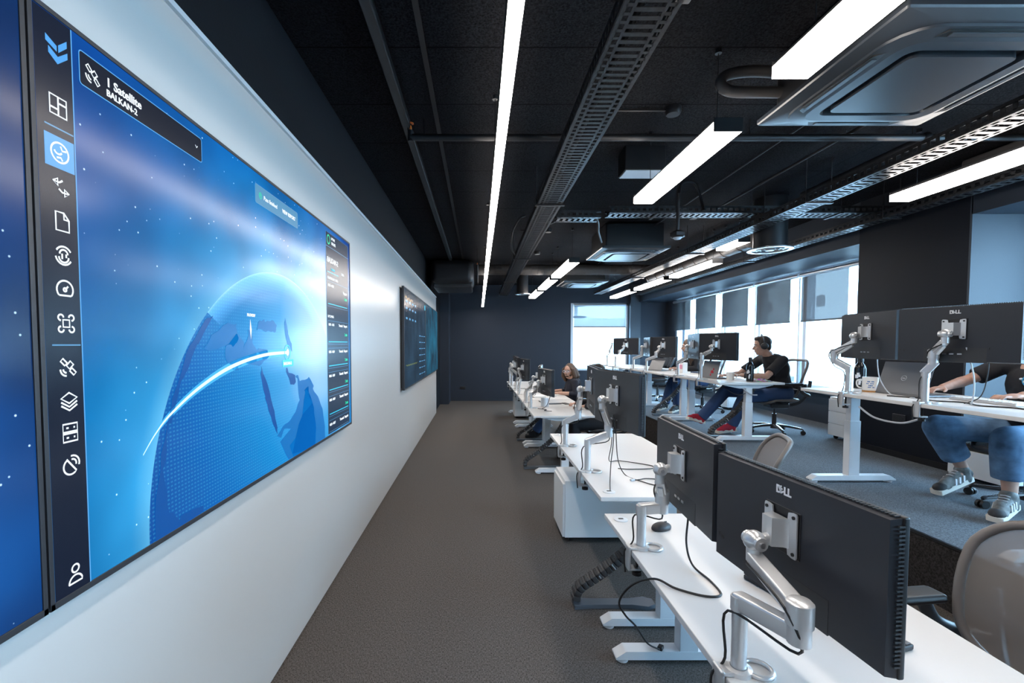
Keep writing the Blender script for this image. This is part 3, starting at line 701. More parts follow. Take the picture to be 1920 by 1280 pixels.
card(1.907, 2.347, 2.188, 2.265, m_ui_chip, 'notice_card')
ico([(arcp(0, 0, .012, 0, 360, 14), True), (arcp(0, 0, .005, 0, 300, 8), False)], 1.951, 2.226, w=.0035, m=m_ui_g)
text_mesh('Pass finished', .026, m_ui_w, 'lettering', scr, TM(1.981, 2.218)); text_mesh('VIEW REPORT', .024, m_ui_w, 'lettering', scr, TM(2.166, 2.218), bold=.0004)
# right hand panel
PY0, PY1 = 2.775, 3.235
plate(rect(PY0, PY1, 1.045, 2.285), .0006, m_ui_panel, 'side_panel', scr)
mb = MB(); stroke(mb, rect(PY0, PY1, 1.045, 2.285), .003, .0012, True); stroke(mb, [(PY0, 2.20), (PY1, 2.20)], .003, .0012)
for za, zb in ((1.99, 1.835), (1.745, 1.60), (1.575, 1.45), (1.425, 1.30), (1.275, 1.15), (1.125, 1.055)): stroke(mb, rect(PY0 + .02, PY1 - .02, zb, za), .002, .0012, True)
mb.build('panel_lines', m_ui_line, scr)
mb = MB()
for za in (1.850, 1.615, 1.465, 1.315, 1.165): stroke(mb, [(PY0 + .03, za), (PY1 - .03, za)], .006, .0014)
stroke(mb, [(PY0 + .02, 2.045), (PY0 + .24, 2.045)], .005, .0014); mb.build('progress_bar', m_ui_c, scr)
ico([(arcp(0, 0, .026, 0, 360, 18), True)], PY0 + .05, 2.243, w=.009, m=m_ui_g)
text_mesh('UPTIME', .022, m_ui_w, 'lettering', scr, TM(PY0 + .10, 2.252)); text_mesh('100.00%', .026, m_ui_w, 'lettering', scr, TM(PY0 + .10, 2.222))
text_mesh('BALKAN-2', .046, m_ui_w, 'lettering', scr, TM(PY0 + .02, 2.105), bold=.0006)
text_mesh('COMMS', .022, m_ui_c, 'lettering', scr, TM(PY0 + .09, 2.06)); text_mesh('TASKS', .022, m_ui_w, 'lettering', scr, TM(PY0 + .30, 2.06))
text_mesh('STARTING IN 2 MINS', .022, m_ui_w, 'lettering', scr, TM(PY0 + .02, 2.002)); text_mesh('UPCOMING', .022, m_ui_w, 'lettering', scr, TM(PY0 + .02, 1.765))
for i, (za, tx) in enumerate(((1.958, '09:15 - 09:20'), (1.715, '10:29 - 10:35'), (1.545, '00:05 - 00:09'), (1.395, '00:05 - 00:09'), (1.245, '00:05 - 00:09'), (1.092, '00:24 - 00:27'))):
    text_mesh(tx, .021, m_ui_w, 'lettering', scr, TM(PY0 + .03, za), bold=.0004)
    text_mesh(('Transmit   ' if i else '') + 'Passport', .024, m_ui_w, 'lettering', scr, TM(PY1 - .035, za - (.02 if not i else 0)), bold=.0006, align='RIGHT')
    if i < 5: text_mesh('2 min', .027, m_ui_g, 'lettering', scr, TM(PY1 - .035, za - .06), bold=.0008, align='RIGHT')
# map on the globe
for nm, pts, m in (('sea_patch', [(1.536, 1.593), (1.60, 1.64), (1.677, 1.675), (1.735, 1.67), (1.74, 1.61), (1.70, 1.60), (1.63, 1.59), (1.56, 1.575)], m_sea),
                   ('sea_patch', [(1.68, 1.60), (1.75, 1.635), (1.79, 1.585), (1.83, 1.66), (1.86, 1.60), (1.91, 1.585), (1.99, 1.575), (1.98, 1.535), (1.90, 1.515), (1.80, 1.53), (1.75, 1.50), (1.70, 1.52), (1.655, 1.55)], m_sea),
                   ('sea_patch', [(1.90, 1.66), (1.93, 1.70), (1.97, 1.695), (2.04, 1.71), (2.08, 1.67), (2.05, 1.655), (1.96, 1.66)], m_sea),
                   ('sea_patch', [(2.17, 1.70), (2.19, 1.70), (2.21, 1.65), (2.25, 1.60), (2.24, 1.57), (2.20, 1.60)], m_sea),
                   ('sea_patch', [(1.928, 1.485), (1.945, 1.475), (1.99, 1.41), (2.03, 1.33), (2.072, 1.215), (2.06, 1.205), (2.01, 1.28), (1.96, 1.37)], m_sea2),
                   ('sea_patch', [(2.181, 1.483), (2.21, 1.465), (2.288, 1.443), (2.27, 1.40), (2.22, 1.42)], m_sea2),
                   ('sea_patch', [(2.29, 1.44), (2.34, 1.41), (2.47, 1.42), (2.53, 1.35), (2.605, 1.305), (2.68, 1.20), (2.712, 1.10), (2.715, 1.037), (2.19, 1.037), (2.225, 1.182), (2.11, 1.160), (2.085, 1.19), (2.19, 1.22), (2.28, 1.262), (2.33, 1.32)], m_sea),
                   ('sea_patch', [(2.40, 1.36), (2.47, 1.34), (2.54, 1.22), (2.56, 1.10), (2.55, 1.037), (2.25, 1.037), (2.28, 1.13), (2.36, 1.22)], m_sea2),
                   ('night_edge', [(1.588, 1.70), (1.505, 1.645), (1.43, 1.555), (1.36, 1.42), (1.31, 1.27), (1.284, 1.15), (1.279, 1.037), (1.50, 1.037), (1.44, 1.07), (1.385, 1.06), (1.335, 1.12), (1.325, 1.25), (1.355, 1.36), (1.42, 1.49), (1.50, 1.60)], m_sea2)):
    P_ = [Vector((a, b, 0)) for a, b in pts]; cl_ = []
    for i in range(len(P_)):
        a, b, c_, d = P_[i - 1], P_[i], P_[(i + 1) % len(P_)], P_[(i + 2) % len(P_)]
        for k in range(4): t_ = k / 4; q = .5 * ((2 * b) + (c_ - a) * t_ * .6 + (2 * a - 5 * b + 4 * c_ - d) * 0 * t_) + (c_ - b) * t_ * .7 + Vector((random.uniform(-.004, .004), random.uniform(-.004, .004), 0)); cl_.append((q.x, max(1.0365, q.y)))
    plate(cl_, .0004, m, nm, scr)
mb = MB(); arc = smooth([(0, a, b) for a, b in ((1.239, 1.295), (1.29, 1.345), (1.358, 1.392), (1.505, 1.459), (1.701, 1.517), (1.954, 1.553), (2.197, 1.560))], 8)
n = len(arc); A = []; B = []
for i, p in enumerate(arc):
    w = .003 + .011 * min(1, i / n * 1.6)
    A.append(mb.bm.verts.new(U(p.y, p.z + w / 2, .0012))); B.append(mb.bm.verts.new(U(p.y, p.z - w / 2, .0012)))
for i in range(n - 1): mb.bm.faces.new((A[i], A[i + 1], B[i + 1], B[i]))
mb.build('orbit_arc', m_ui_arc, scr)
mb = MB(); w2 = .022
A = []; B = []
for i, p in enumerate(arc):
    w = .006 + .030 * min(1, i / n * 1.6)
    A.append(mb.bm.verts.new(U(p.y, p.z + w / 2, .0008))); B.append(mb.bm.verts.new(U(p.y, p.z - w / 2, .0008)))
for i in range(n - 1): mb.bm.faces.new((A[i], A[i + 1], B[i + 1], B[i]))
mb.build('orbit_glow', E_('ui_arc_glow', (.05, .42, .85), 1.0), scr)
plate(arcp(2.197, 1.560, .016, 0, 345, 14), .0018, m_ui_w, 'satellite_marker', scr)
ico([(arcp(2.197, 1.560, .034, 0, 345, 18), True)], 0, 0, name='marker_ring', w=.006, m=m_ui_c)
plate(rect(2.14, 2.265, 1.492, 1.525), .0010, m_ui_c, 'marker_tag', scr); text_mesh('BALKAN-2', .020, m_ui_w, 'lettering', scr, TM(2.15, 1.501, .0018), bold=.0006)
text_mesh('PLOVDIV', .016, m_ui_w, 'lettering', scr, TM(1.82, 1.712), bold=.0005)
plate([(1.843, 1.70), (1.853, 1.66), (1.846, 1.62), (1.839, 1.66)], .0012, m_ui_w, 'ground_marker', scr)
# dashboard content on the far pair
def dash(s, yb, y0, items, m):
    for a, b, e, f in items: MB().prism([U(yb + p, ZT0 + q, .0006) for p, q in rect(a, b, e, f)], (.0004, 0, 0)).build('dashboard_mark', m, s)
it = []
for j in range(3):
    for i in range(4): it.append((.16 + i * .27, .28 + i * .27, .96 + j * .09 - (.02 if j else .06), .985 + j * .09 - (.02 if j else .06)))
for j in range(7): it.append((1.45, 1.62, .10 + j * .10, .115 + j * .10)); it.append((1.7, 1.9, .10 + j * .10, .11 + j * .10)); it.append((1.98, 2.2, .10 + j * .10, .11 + j * .10))
dash(s3, 5.66, 0, it, m_ui_line)
dash(s3, 5.66, 0, [(.05, 1.3, .80, .803), (.05, 2.27, .20, .204), (1.36, 1.363, .05, 1.1), (.05, 2.27, 1.10, 1.103), (.05, 1.3, .50, .503)], m_ui_panel)
dash(s3, 5.66, 0, [(2.16, 2.26, 1.16, 1.24)], m_ui_c)
mb = MB(); stroke(mb, [(5.66 + .10 + .05 * k, ZT0 + 1.17 + .02 * math.sin(k * 1.3)) for k in range(14)], .006, .001); mb.build('chart_line', E_('ui_amber', (.8, .55, .25), 1.0), s3)
mb = MB(); stroke(mb, [(5.66 + .15 + .05 * k, ZT0 + .30 + .012 * math.sin(k * 1.9)) for k in range(22)], .005, .001); mb.build('chart_line', E_('ui_olive', (.25, .30, .06), 1.0), s3)
random.seed(3); m_ui_t = E_('ui_teal', (.02, .16, .26), 1.0)
for k in range(16): y = 8.1 + k * .13; MB().prism([U(p, q, .0006) for p, q in rect(y, y + .012, ZT0 + .2 + random.random() * .3, ZT0 + .7 + random.random() * .4)], (.0004, 0, 0)).build('dashboard_mark', m_ui_t, s4)

# ---------------------------------------------------------------- desks
def desk(lab, x0, y0, y1, t, zb, grom=()):
    w = .80; xc = x0 + w / 2
    d = thing('desk', lab, 'desk', (xc, (y0 + y1) / 2, zb), 0, 'white height adjustable desks'); z = zb + t
    MB().bx(x0, x0 + w, y0, y1, z - .025, z, .003).build('tabletop', m_desk, d)
    f = MB(); f.bx(xc - .035, xc + .035, y0 + .09, y1 - .09, z - .075, z - .04, .004)
    for y in (y0 + .085, y1 - .085):           # tapered brackets under the ends
        f.prism([(x0 + .10, y - .02, z - .026), (x0 + w - .10, y - .02, z - .026), (x0 + w - .10, y - .02, z - .038), (xc + .12, y - .02, z - .075), (xc - .12, y - .02, z - .075), (x0 + .10, y - .02, z - .038)], (0, .04, 0))
    f.build('under_frame', m_deskedge, d)
    for y in (y0 + .085, y1 - .085):
        l = MB(); l.bx(xc - .047, xc + .047, y - .034, y + .034, zb + .05, zb + t * .66, .004); l.bx(xc - .04, xc + .04, y - .028, y + .028, zb + t * .60, z - .07, .003)
        lo = l.build('leg', m_deskedge, d)
        fo = MB(); fx0, fx1 = x0 + .035, x0 + w - .035
        fo.prism([(fx0, y - .036, zb + .030), (fx0 + .05, y - .036, zb + .062), (fx1 - .05, y - .036, zb + .062), (fx1, y - .036, zb + .030), (fx1, y - .036, zb + .020), (fx0, y - .036, zb + .020)], (0, .072, 0))
        fo.build('foot', m_deskedge, lo)
        for x in (fx0 + .04, fx1 - .04): MB().lathe([(0, 0), (.03, 0), (.03, .012), (.012, .014), (.012, .022), (0, .022)], (x, y, zb), 16).build('levelling_pad', m_deskedge, lo)
    tr = MB(); tr.bx(xc + .07, xc + .19, y0 + .35, y1 - .35, z - .085, z - .08); tr.bx(xc + .07, xc + .075, y0 + .35, y1 - .35, z - .085, z - .035); tr.bx(xc + .185, xc + .19, y0 + .35, y1 - .35, z - .085, z - .035)
    tr.bx(xc + .07, xc + .19, y0 + .4, y0 + .42, z - .06, z - .0255); tr.bx(xc + .07, xc + .19, y1 - .42, y1 - .4, z - .06, z - .0255); tr.build('cable_basket', m_dark, d)
    for gx, gy in grom:
        g = MB().lathe([(0, .0), (.034, .0), (.034, .003), (.026, .005), (0, .005)], (x0 + gx, gy, z), 22).build('grommet', m_deskedge, d)
        MB().bx(x0 + gx - .012, x0 + gx + .012, gy - .007, gy + .007, z + .004, z + .0062).build('slot', m_black, g)
    return d
TA, TB, TC = .72, .77, .73
desk('nearest white desk at the bottom of the picture, carrying the two nearest monitors', .655, .62, 2.335, TA, 0, ((.06, 2.25),))
desk('white desk with bare cables on its top, second from the camera, above the white cabinet', .665, 2.44, 4.20, TB, 0, ((.07, 2.53), (.06, 4.12)))
desk('white desk in the front row just past the walkway gap, with the closed silver laptop', .67, 5.50, 7.08, TC, 0)
desk('white desk where the long haired man in navy works', .67, 7.12, 8.80, TC, 0)
desk('farthest white desk of the front row by the end wall', .665, 9.02, 10.64, TC, 0)
TE, TF = .815, .73
desk('near white desk on the platform with mug, grey laptop and seated man in black T-shirt', 2.855, 2.36, 4.02, TE, PZ)
desk('white platform desk of the man wearing headphones', 2.93, 5.52, 7.18, TF, PZ)
desk('white platform desk where the woman with long hair sits', 2.90, 7.22, 8.86, TF, PZ)
desk('farthest white platform desk, with one monitor and one empty arm', 2.86, 8.90, 10.5, TF, PZ)

# ---------------------------------------------------------------- monitors
MW, MH = .612, .357
def make_monitor(proto_kind):
    """local frame: back faces -y, x to the right as seen from behind, z up, origin at the middle of the panel"""
    t = thing('monitor', '', 'monitor')
    MB().box((0, .012, 0), (MW, .016, MH), .004).build('panel', m_black, t, False)
    MB().box((0, .0205, .004), (MW - .012, .002, MH - .028)).build('screen', m_scr, t, False)
    b = MB()
    w, h = MW / 2 - .003, MH / 2 - .003; zc = -MH / 2
    # shell: flat back, bevelled towards the rim, notch for the sockets left open at the lower middle
    a = [(-w, .004, -h), (w, .004, -h), (w, .004, h), (-w, .004, h)]; e = [(-w + .003, -.022, -h + .004), (w - .003, -.022, -h + .004), (w - .003, -.022, h - .003), (-w + .003, -.022, h - .003)]
    va = [b.bm.verts.new(q) for q in a]; ve = [b.bm.verts.new(q) for q in e]
    for i in range(4): b.bm.faces.new((va[i], va[(i + 1) % 4], ve[(i + 1) % 4], ve[i]))
    b.bm.faces.new(ve[::-1]); b.bm.faces.new(va)
    b.build('back_shell', m_monitor, t, False, ang=12)
    v = MB()
    for k in range(60): v.box((-MW / 2 + .012 + k * (MW - .024) / 59, .0, MH / 2 - .001), (.004, .014, .004))
    for k in range(34): v.box((MW / 2 - .001, .0, -MH / 2 + .03 + k * (MH - .05) / 33), (.004, .014, .004)); v.box((-MW / 2 + .001, .0, -MH / 2 + .03 + k * (MH - .05) / 33), (.004, .014, .004))
    v.build('vent_slots', m_rib, t, False)
    MB().box((0, -.0215, .030), (.128, .006, .128), .002).build('mount_recess', m_black, t, False)
    p = MB(); p.prism([(-.155, -.0226, -.088), (.155, -.0226, -.088), (.155, -.0226, -.176), (-.155, -.0226, -.176)], (0, .004, 0)); po = p.build('socket_recess', m_rib, t, False)
    q = MB(); [q.box((x, -.0235, -.125), (.022, .003, .009)) for x in (-.045, -.01, .03)]; q.build('socket', m_steel, po, False)
    text_mesh('D LL', .030, m_logo, 'logo', t, Matrix.Translation((0, -.0226, .128)) @ Matrix.Rotation(R(90), 4, 'X'), .0006, bold=.0011, align='CENTER', sx=.92)
    tilt = Matrix.Translation((-.0085, -.0226, .1385)) @ Matrix.Rotation(R(90), 4, 'X') @ Matrix.Rotation(R(32), 4, 'Z') @ Matrix.Translation((-.0075, -.008, 0))
    text_mesh('E', .026, m_logo, 'logo', t, tilt, .0006, bold=.0011)
    c = MB(); c.cyl((-.265, -.0225, -.105), (-.265, -.0195, -.105), .008, 14); c.box((-.285, -.021, -.1), (.006, .003, .012)); c.build('lock_port', m_black, t, False)
    return t
m_scr = E_('monitor_screen', (.05, .09, .16), .8)
mon0 = make_monitor(0); used = [False]
def monitor(lab, L, Rr, top, grp='grey backed desk monitors on arms'):
    """L, Rr: plan positions of the ends seen left and right from behind; top: height of the upper edge"""
    L = Vector((*L, 0)); Q = Vector((*Rr, 0)); c = (L + Q) / 2; d = (Q - L).normalized()
    t = mon0 if not used[0] else copy_tree(mon0); used[0] = True
    a = math.atan2(d.y, d.x); t.location = (c.x, c.y, top - MH / 2); t.rotation_euler = (0, 0, a)
    t['label'] = lab; t['group'] = grp
    n = Vector((math.sin(a), -math.cos(a), 0))      # outward from the back
    return Vector((c.x, c.y, top - MH / 2)), n
# ---------------------------------------------------------------- monitor arms
def monitor_arm(lab, post, zt, edge, elbow, c=None, n=None, free=None):
    p = Vector((*post, zt)); t = thing('monitor_stand', lab, 'monitor arm', p, 0, 'silver monitor arms clamped to desk edges')
    cl = MB(); cl.lathe([(.021, 0), (.034, 0), (.034, .012), (.024, .016), (.021, .016)], p, 20)
    cl.bx(edge - .012, p.x, p.y - .024, p.y + .024, zt + .001, zt + .012, .003); cl.bx(edge - .014, edge - .003, p.y - .024, p.y + .024, zt - .085, zt + .014, .003)
    cl.bx(edge - .014, edge + .05, p.y - .022, p.y + .022, zt - .090, zt - .080, .003); cl.build('clamp', m_silver, t)
    rg = MB(); rg.tube([p + Vector((.052 + .036 * math.cos(a), .036 * math.sin(a), .006)) for a in [i * math.pi / 9 for i in range(18)]], .007, 8, True); rg.build('cable_ring', m_silver, t)
    MB().cyl((edge + .03, p.y, zt - .10), (edge + .03, p.y, zt - .030), .006, 8).cyl((edge + .03, p.y, zt - .115), (edge + .03, p.y, zt - .10), .02, 12).build('clamp_screw', m_black, t)
    e = Vector(elbow); top = max(zt + .11, min(e.z - .085, zt + .17))
    MB().cyl(p + Vector((0, 0, .012)), (p.x, p.y, top), .0195, 18).cyl((p.x, p.y, top - .004), (p.x, p.y, top + .004), .0215, 18).build('post', m_silver, t)
    s0 = Vector((p.x, p.y, top + .022)); s1 = Vector((e.x, e.y, e.z - .055))
    dirv = (s1 - s0).normalized(); hx = Vector((dirv.x, dirv.y, 0)).normalized()
    lo = MB(); lo.bar(s0 - hx * .012, s1 + hx * .012, .038, .046, .007, m=None); lo.cyl(s0 - Vector((0, 0, .022)), s0 + Vector((0, 0, .016)), .023, 16); lo.cyl(s1 - Vector((0, 0, .024)), s1 + Vector((0, 0, .022)), .025, 16); lo.build('lower_arm', m_silver, t)
    eb = MB().cyl(s1 + Vector((0, 0, .020)), (e.x, e.y, e.z + .018), .029, 18); eb.lathe([(.029, 0), (.023, .006), (0, .008)], (e.x, e.y, e.z + .018), 18); eb.build('elbow', m_silver, t)
    h = (c + n * .105) if c is not None else Vector(free)
    top2 = Vector((h.x, h.y, h.z - .045))
    u0 = Vector((e.x, e.y, e.z)); ud = (top2 - u0).normalized()
    up = MB(); up.bar(u0, top2, .042, .030, .005); up.bar(u0 + ud * .03 - Vector((0, 0, .028)), top2 - ud * .01 - Vector((0, 0, .024)), .024, .016, .004); up.build('upper_arm', m_silver, t)
    hd = MB(); hd.cyl(top2 - Vector((0, 0, .012)), top2 + Vector((0, 0, .026)), .020, 16); hd.ell(h, (.029, .029, .029)); 
    if n is not None:
        sd = Vector((0, 0, 1)).cross(n)
        hd.cyl(h - sd * .030, h + sd * .030, .019, 14); hd.cyl(h, h - n * .05, .014, 12)
        ko = MB().cyl(h + sd * .028, h + sd * .036, .008, 10); 
    hd.build('tilt_head', m_silver, t)
    if n is not None:
        ko.build('tilt_bolt', m_steel, t)
        b = MB(); o = c + n * .0275; sd = Vector((0, 0, 1)).cross(n); U_ = Vector((0, 0, 1)); o = o + U_ * .030
        for sg in (-1, 1):        # two upright ears joined by a folded bridge
            pts = [(.026, -.030), (.030, -.058), (.044, -.062), (.057, -.062), (.060, -.056), (.060, .056), (.057, .062), (.044, .062), (.030, .058), (.026, .030)]
            b.prism([o + sd * sg * a + U_ * q for a, q in pts], n * .004)
        b.prism([o - U_ * .040 + sd * a + n * q for a, q in ((-.036, .003), (-.026, .014), (-.019, .042), (.019, .042), (.026, .014), (.036, .003))], U_ * .080)
        b.cyl(o + n * .036 - U_ * .02, h, .014, 12)
        b.build('bracket', m_silver, t)
        sc = MB()
        for sg in (-1, 1):
            for q in (-.05, .05): sc.cyl(o + sd * sg * .05 + U_ * q + n * .003, o + sd * sg * .05 + U_ * q + n * .007, .005, 8)
        sc.build('screw', m_black, t)
    cb = MB().tube(smooth([top2 + Vector((-.02, 0, -.02)), u0 + Vector((-.03, .01, .0)), s1 + Vector((.0, .0, -.05)), s0 + Vector((-.026, .01, -.03)), p + Vector((-.03, .012, .03)), (edge - .02, p.y + .014, zt - .02), (edge - .016, p.y + .012, zt - .11)], 6), .0035, 6)
    cb.build('arm_cable', m_cable, t); return t
def station(lab, L, Rr, top, post, zt, edge, elbow):
    c, n = monitor('grey monitor back ' + lab, L, Rr, top)
    monitor_arm('silver monitor arm ' + lab, post, zt, edge, elbow, c, n)
    return c, n
station('nearest the camera, large at the bottom right', (.847, 1.565), (.90, .945), 1.232, (.700, 1.19), TA, .655, (.745, 1.03, .985))
station('on the nearest desk, standing left of the largest monitor', (.885, 2.18), (.846, 1.575), 1.255, (.702, 1.93), TA, .655, (.79, 1.93, .955))
station('on the bare cabled desk, the right of its pair', (.835, 3.14), (.925, 2.575), 1.430, (.71, 2.93), TB, .665, (.84, 2.91, 1.085))
station('on the bare cabled desk, the left of its pair', (.93, 3.79), (.86, 3.22), 1.428, (.71, 3.685), TB, .665, (.80, 3.63, 1.085))
station('on the desk with the closed silver laptop, facing the camera side', (.865, 6.45), (.965, 5.87), 1.268, (.715, 6.18), TC, .67, (.80, 6.35, 1.00))
station('seen edge on behind another on the silver laptop desk', (.97, 7.02), (.875, 6.50), 1.285, (.715, 6.76), TC, .67, (.79, 6.85, 1.02))
station('at the left side of the front row before the end wall', (.752, 8.04), (.83, 7.46), 1.352, (.71, 7.86), TC, .67, (.735, 7.9, 1.06))
station('partly hidden at the far left of the front row', (.73, 8.72), (.72, 8.12), 1.36, (.71, 8.47), TC, .67, (.72, 8.30, 1.06))
station('nearly hidden at the very end of the front row, the nearer there', (.80, 9.75), (.80, 9.14), 1.34, (.705, 9.5), TC, .665, (.70, 9.55, 1.06))
station('nearly hidden at the very end of the front row, the farther there', (.82, 10.42), (.82, 9.81), 1.34, (.705, 10.2), TC, .665, (.70, 10.2, 1.06))
zE = PZ + TE; zF = PZ + TF
station('on the near platform desk above the mug', (3.045, 3.80), (2.955, 3.195), 1.843, (2.90, 3.56), zE, 2.855, (2.855, 3.65, 1.535))
station('on the near platform desk at the right edge of the picture', (2.92, 3.16), (3.09, 2.57), 1.842, (2.90, 2.944), zE, 2.855, (2.92, 2.92, 1.545))
station('in front of the man with headphones', (3.06, 6.22), (3.225, 5.73), 1.746, (2.975, 6.07), zF, 2.93, (2.975, 6.05, 1.46))
station('left of the one in front of the man with headphones', (3.15, 6.80), (3.05, 6.26), 1.746, (2.975, 6.78), zF, 2.93, (3.02, 6.62, 1.46))
station('on the woman\'s platform desk, the right of the pair', (3.14, 8.18), (3.315, 7.64), 1.728, (2.945, 7.96), zF, 2.90, (3.06, 7.84, 1.45))
station('on the woman\'s platform desk, seen at an angle', (3.20, 8.74), (3.11, 8.22), 1.728, (2.945, 8.63), zF, 2.90, (3.05, 8.5, 1.45))
station('alone in front of the far end window', (2.98, 10.02), (3.38, 9.56), 1.731, (2.905, 9.62), zF, 2.86, (2.99, 9.65, 1.45))
monitor_arm('silver monitor arm holding no monitor, at the end of the platform row', (2.905, 10.25), zF, 2.86, (2.98, 10.3, 1.45), free=(3.05, 10.38, 1.62))

# ---------------------------------------------------------------- office chairs (local: faces +y)
def chair(lab, x, y, zb, rz, frame, meshm, zs=.46):
    t = thing('office_chair', lab, 'chair', (x, y, zb), rz, 'mesh office chairs')
    B = lambda mb, nm, m, p=t: mb.build(nm, m, p, False)
    B(MB().cyl((0, 0, .06), (0, 0, .12), .045, 18, .035), 'hub', m_graph)
    for k in range(5):
        a = R(90 + 72 * k); d = Vector((math.cos(a), math.sin(a), 0))
        lg = MB(); lg.tube([d * .03 + Vector((0, 0, .105)), d * .16 + Vector((0, 0, .098)), d * .31 + Vector((0, 0, .078)), d * .325 + Vector((0, 0, .07))], [1, .9, .7, .5], 10, flat=(.030, .018)); lo = B(lg, 'base_leg', m_graph if k else m_graph)
        al = MB(); al.tube([d * .06 + Vector((0, 0, .117)), d * .16 + Vector((0, 0, .112)), d * .30 + Vector((0, 0, .090))], [1, .9, .7], 8, flat=(.016, .005)); B(al, 'leg_cap', m_alu, lo)
        s_ = Vector((-d.y, d.x, 0)); cs = MB(); c = d * .325 + Vector((0, 0, .029))
        for sg in (-1, 1): cs.cyl(c + s_ * sg * .008, c + s_ * sg * .027, .029, 16)
        cs.cyl(c, c + Vector((0, 0, .045)), .008, 8); cs.box(c + Vector((0, 0, .022)), (.03, .03, .02), .006, math.atan2(d.y, d.x)); B(cs, 'caster', m_black)
    cl = MB().cyl((0, 0, .11), (0, 0, .26), .028, 16).cyl((0, 0, .25), (0, 0, zs - .09), .016, 14); B(cl, 'gas_column', m_graph)
    B(MB().box((0, -.02, zs - .085), (.20, .26, .075), .025), 'tilt_mechanism', m_graph)
    # seat: frame ring with waterfall front and mesh
    def seat(u, v):
        a = (u - .5) * 2; b = (v - .5) * 2
        return (a * .235 * (1 - .08 * b * b), b * .225 + .02, zs + .006 * a * a - .012 * (1 - a * a) * (1 - b * b) - (.03 * max(0, b - .45) ** 1.5 * 4))
    ring = [seat(.5 + .5 * p, .5 + .5 * q) for p, q in [(a / .5, b / .5) for a, b in rrect(1, 1, .22, 5)]]
    B(MB().tube(ring, .016, 8, True), 'seat_frame', frame)
    B(MB().grid(seat, 12, 12), 'seat_mesh', meshm)
    # back: tall rounded shield, wider at the shoulders, curved
    ztop = zs + .525; zlow = zs + .05
    def bk(u, v):
        a = (u - .5) * 2
        wdt = .205 + .045 * math.sin(min(1, v * 1.15) * math.pi * .62); z = zlow + (ztop - zlow) * v
        return (a * wdt, -.235 - .10 * v + .045 * math.sin(v * math.pi) + .045 * a * a + (.03 * (1 - v) ** 2), z)
    pr = rrect(1, 1, .26, 6)
    ringb = [bk(.5 + a, .5 + b) for a, b in pr]
    # densify straight runs
    dense = []
    for i, p in enumerate(pr):
        q = pr[(i + 1) % len(pr)]; dd = math.hypot(q[0] - p[0], q[1] - p[1]); k = max(1, int(dd / .12))
        for j in range(k): dense.append((p[0] + (q[0] - p[0]) * j / k, p[1] + (q[1] - p[1]) * j / k))
    B(MB().tube([bk(.5 + a, .5 + b) for a, b in dense], .016, 8, True), 'back_frame', frame)
    cx = sum(a for a, b in dense) / len(dense)
    mb = MB(); rings = []
    for f_ in (.985, .8, .6, .4, .2): rings.append([mb.bm.verts.new(bk(.5 + a * f_, .5 + b * f_)) for a, b in dense])
    cv = mb.bm.verts.new(bk(.5, .5)); nn = len(dense)
    for ra, rb in zip(rings, rings[1:]):
        for i in range(nn): mb.bm.faces.new((ra[i], ra[(i + 1) % nn], rb[(i + 1) % nn], rb[i]))
    for i in range(nn): mb.bm.faces.new((rings[-1][i], rings[-1][(i + 1) % nn], cv))
    B(mb, 'back_mesh', meshm)
    lb = MB(); lb.tube(smooth([(-.20, -.285, zs + .19), (-.10, -.255, zs + .17), (0, -.25, zs + .165), (.10, -.255, zs + .17), (.20, -.285, zs + .19)], 4), 1, 8, flat=(.012, .028)); B(lb, 'lumbar_support', m_graph)
    sp = MB()
    for sg in (-1, 1): sp.tube(smooth([(sg * .06, -.10, zs - .09), (sg * .13, -.24, zs - .04), (sg * .20, -.30, zs + .10), (sg * .225, -.315, zs + .26)], 5), 1, 8, flat=(.014, .02))
    B(sp, 'back_yoke', m_graph)
    for sg in (-1, 1):
        am = MB().tube(smooth([(sg * .21, -.29, zs + .08), (sg * .285, -.25, zs + .07), (sg * .30, -.16, zs + .11), (sg * .295, -.10, zs + .19), (sg * .29, -.06, zs + .205)], 5), 1, 10, flat=(.018, .024)); ao = B(am, 'armrest', m_graph)
        B(MB().box((sg * .285, -.02, zs + .218), (.085, .26, .034), .016, seg=3), 'arm_pad', m_black, ao)
    return t
chair('taupe mesh office chair with black arm pad pulled up to the nearest desk', 1.585, 1.345, 0, R(97), m_taupe, m_mesh)
chair('taupe mesh office chair behind the bare cabled desk, only its back showing', 1.70, 3.06, 0, R(68), m_taupe, m_mesh)
chair('dark mesh chair at the silver laptop desk, under the person hidden by monitors', 1.72, 6.20, 0, R(90), m_graph, m_meshd)
chair('dark mesh chair of the long haired man in navy', 1.74, 7.85, 0, R(92), m_graph, m_meshd)
chair('dark mesh chair with grey back top under the man with headphones', 4.02, 6.15, PZ, R(93), m_taupe, m_meshd)
chair('dark mesh chair under the woman with long hair', 3.98, 8.05, PZ, R(90), m_graph, m_meshd)
chair('dark mesh chair with a black jacket over its back by the far end window', 3.80, 9.62, PZ, R(84), m_graph, m_meshd)
chair('black mesh chair of the man at the right edge of the picture', 4.02, 3.28, PZ, R(88), m_graph, m_meshd)

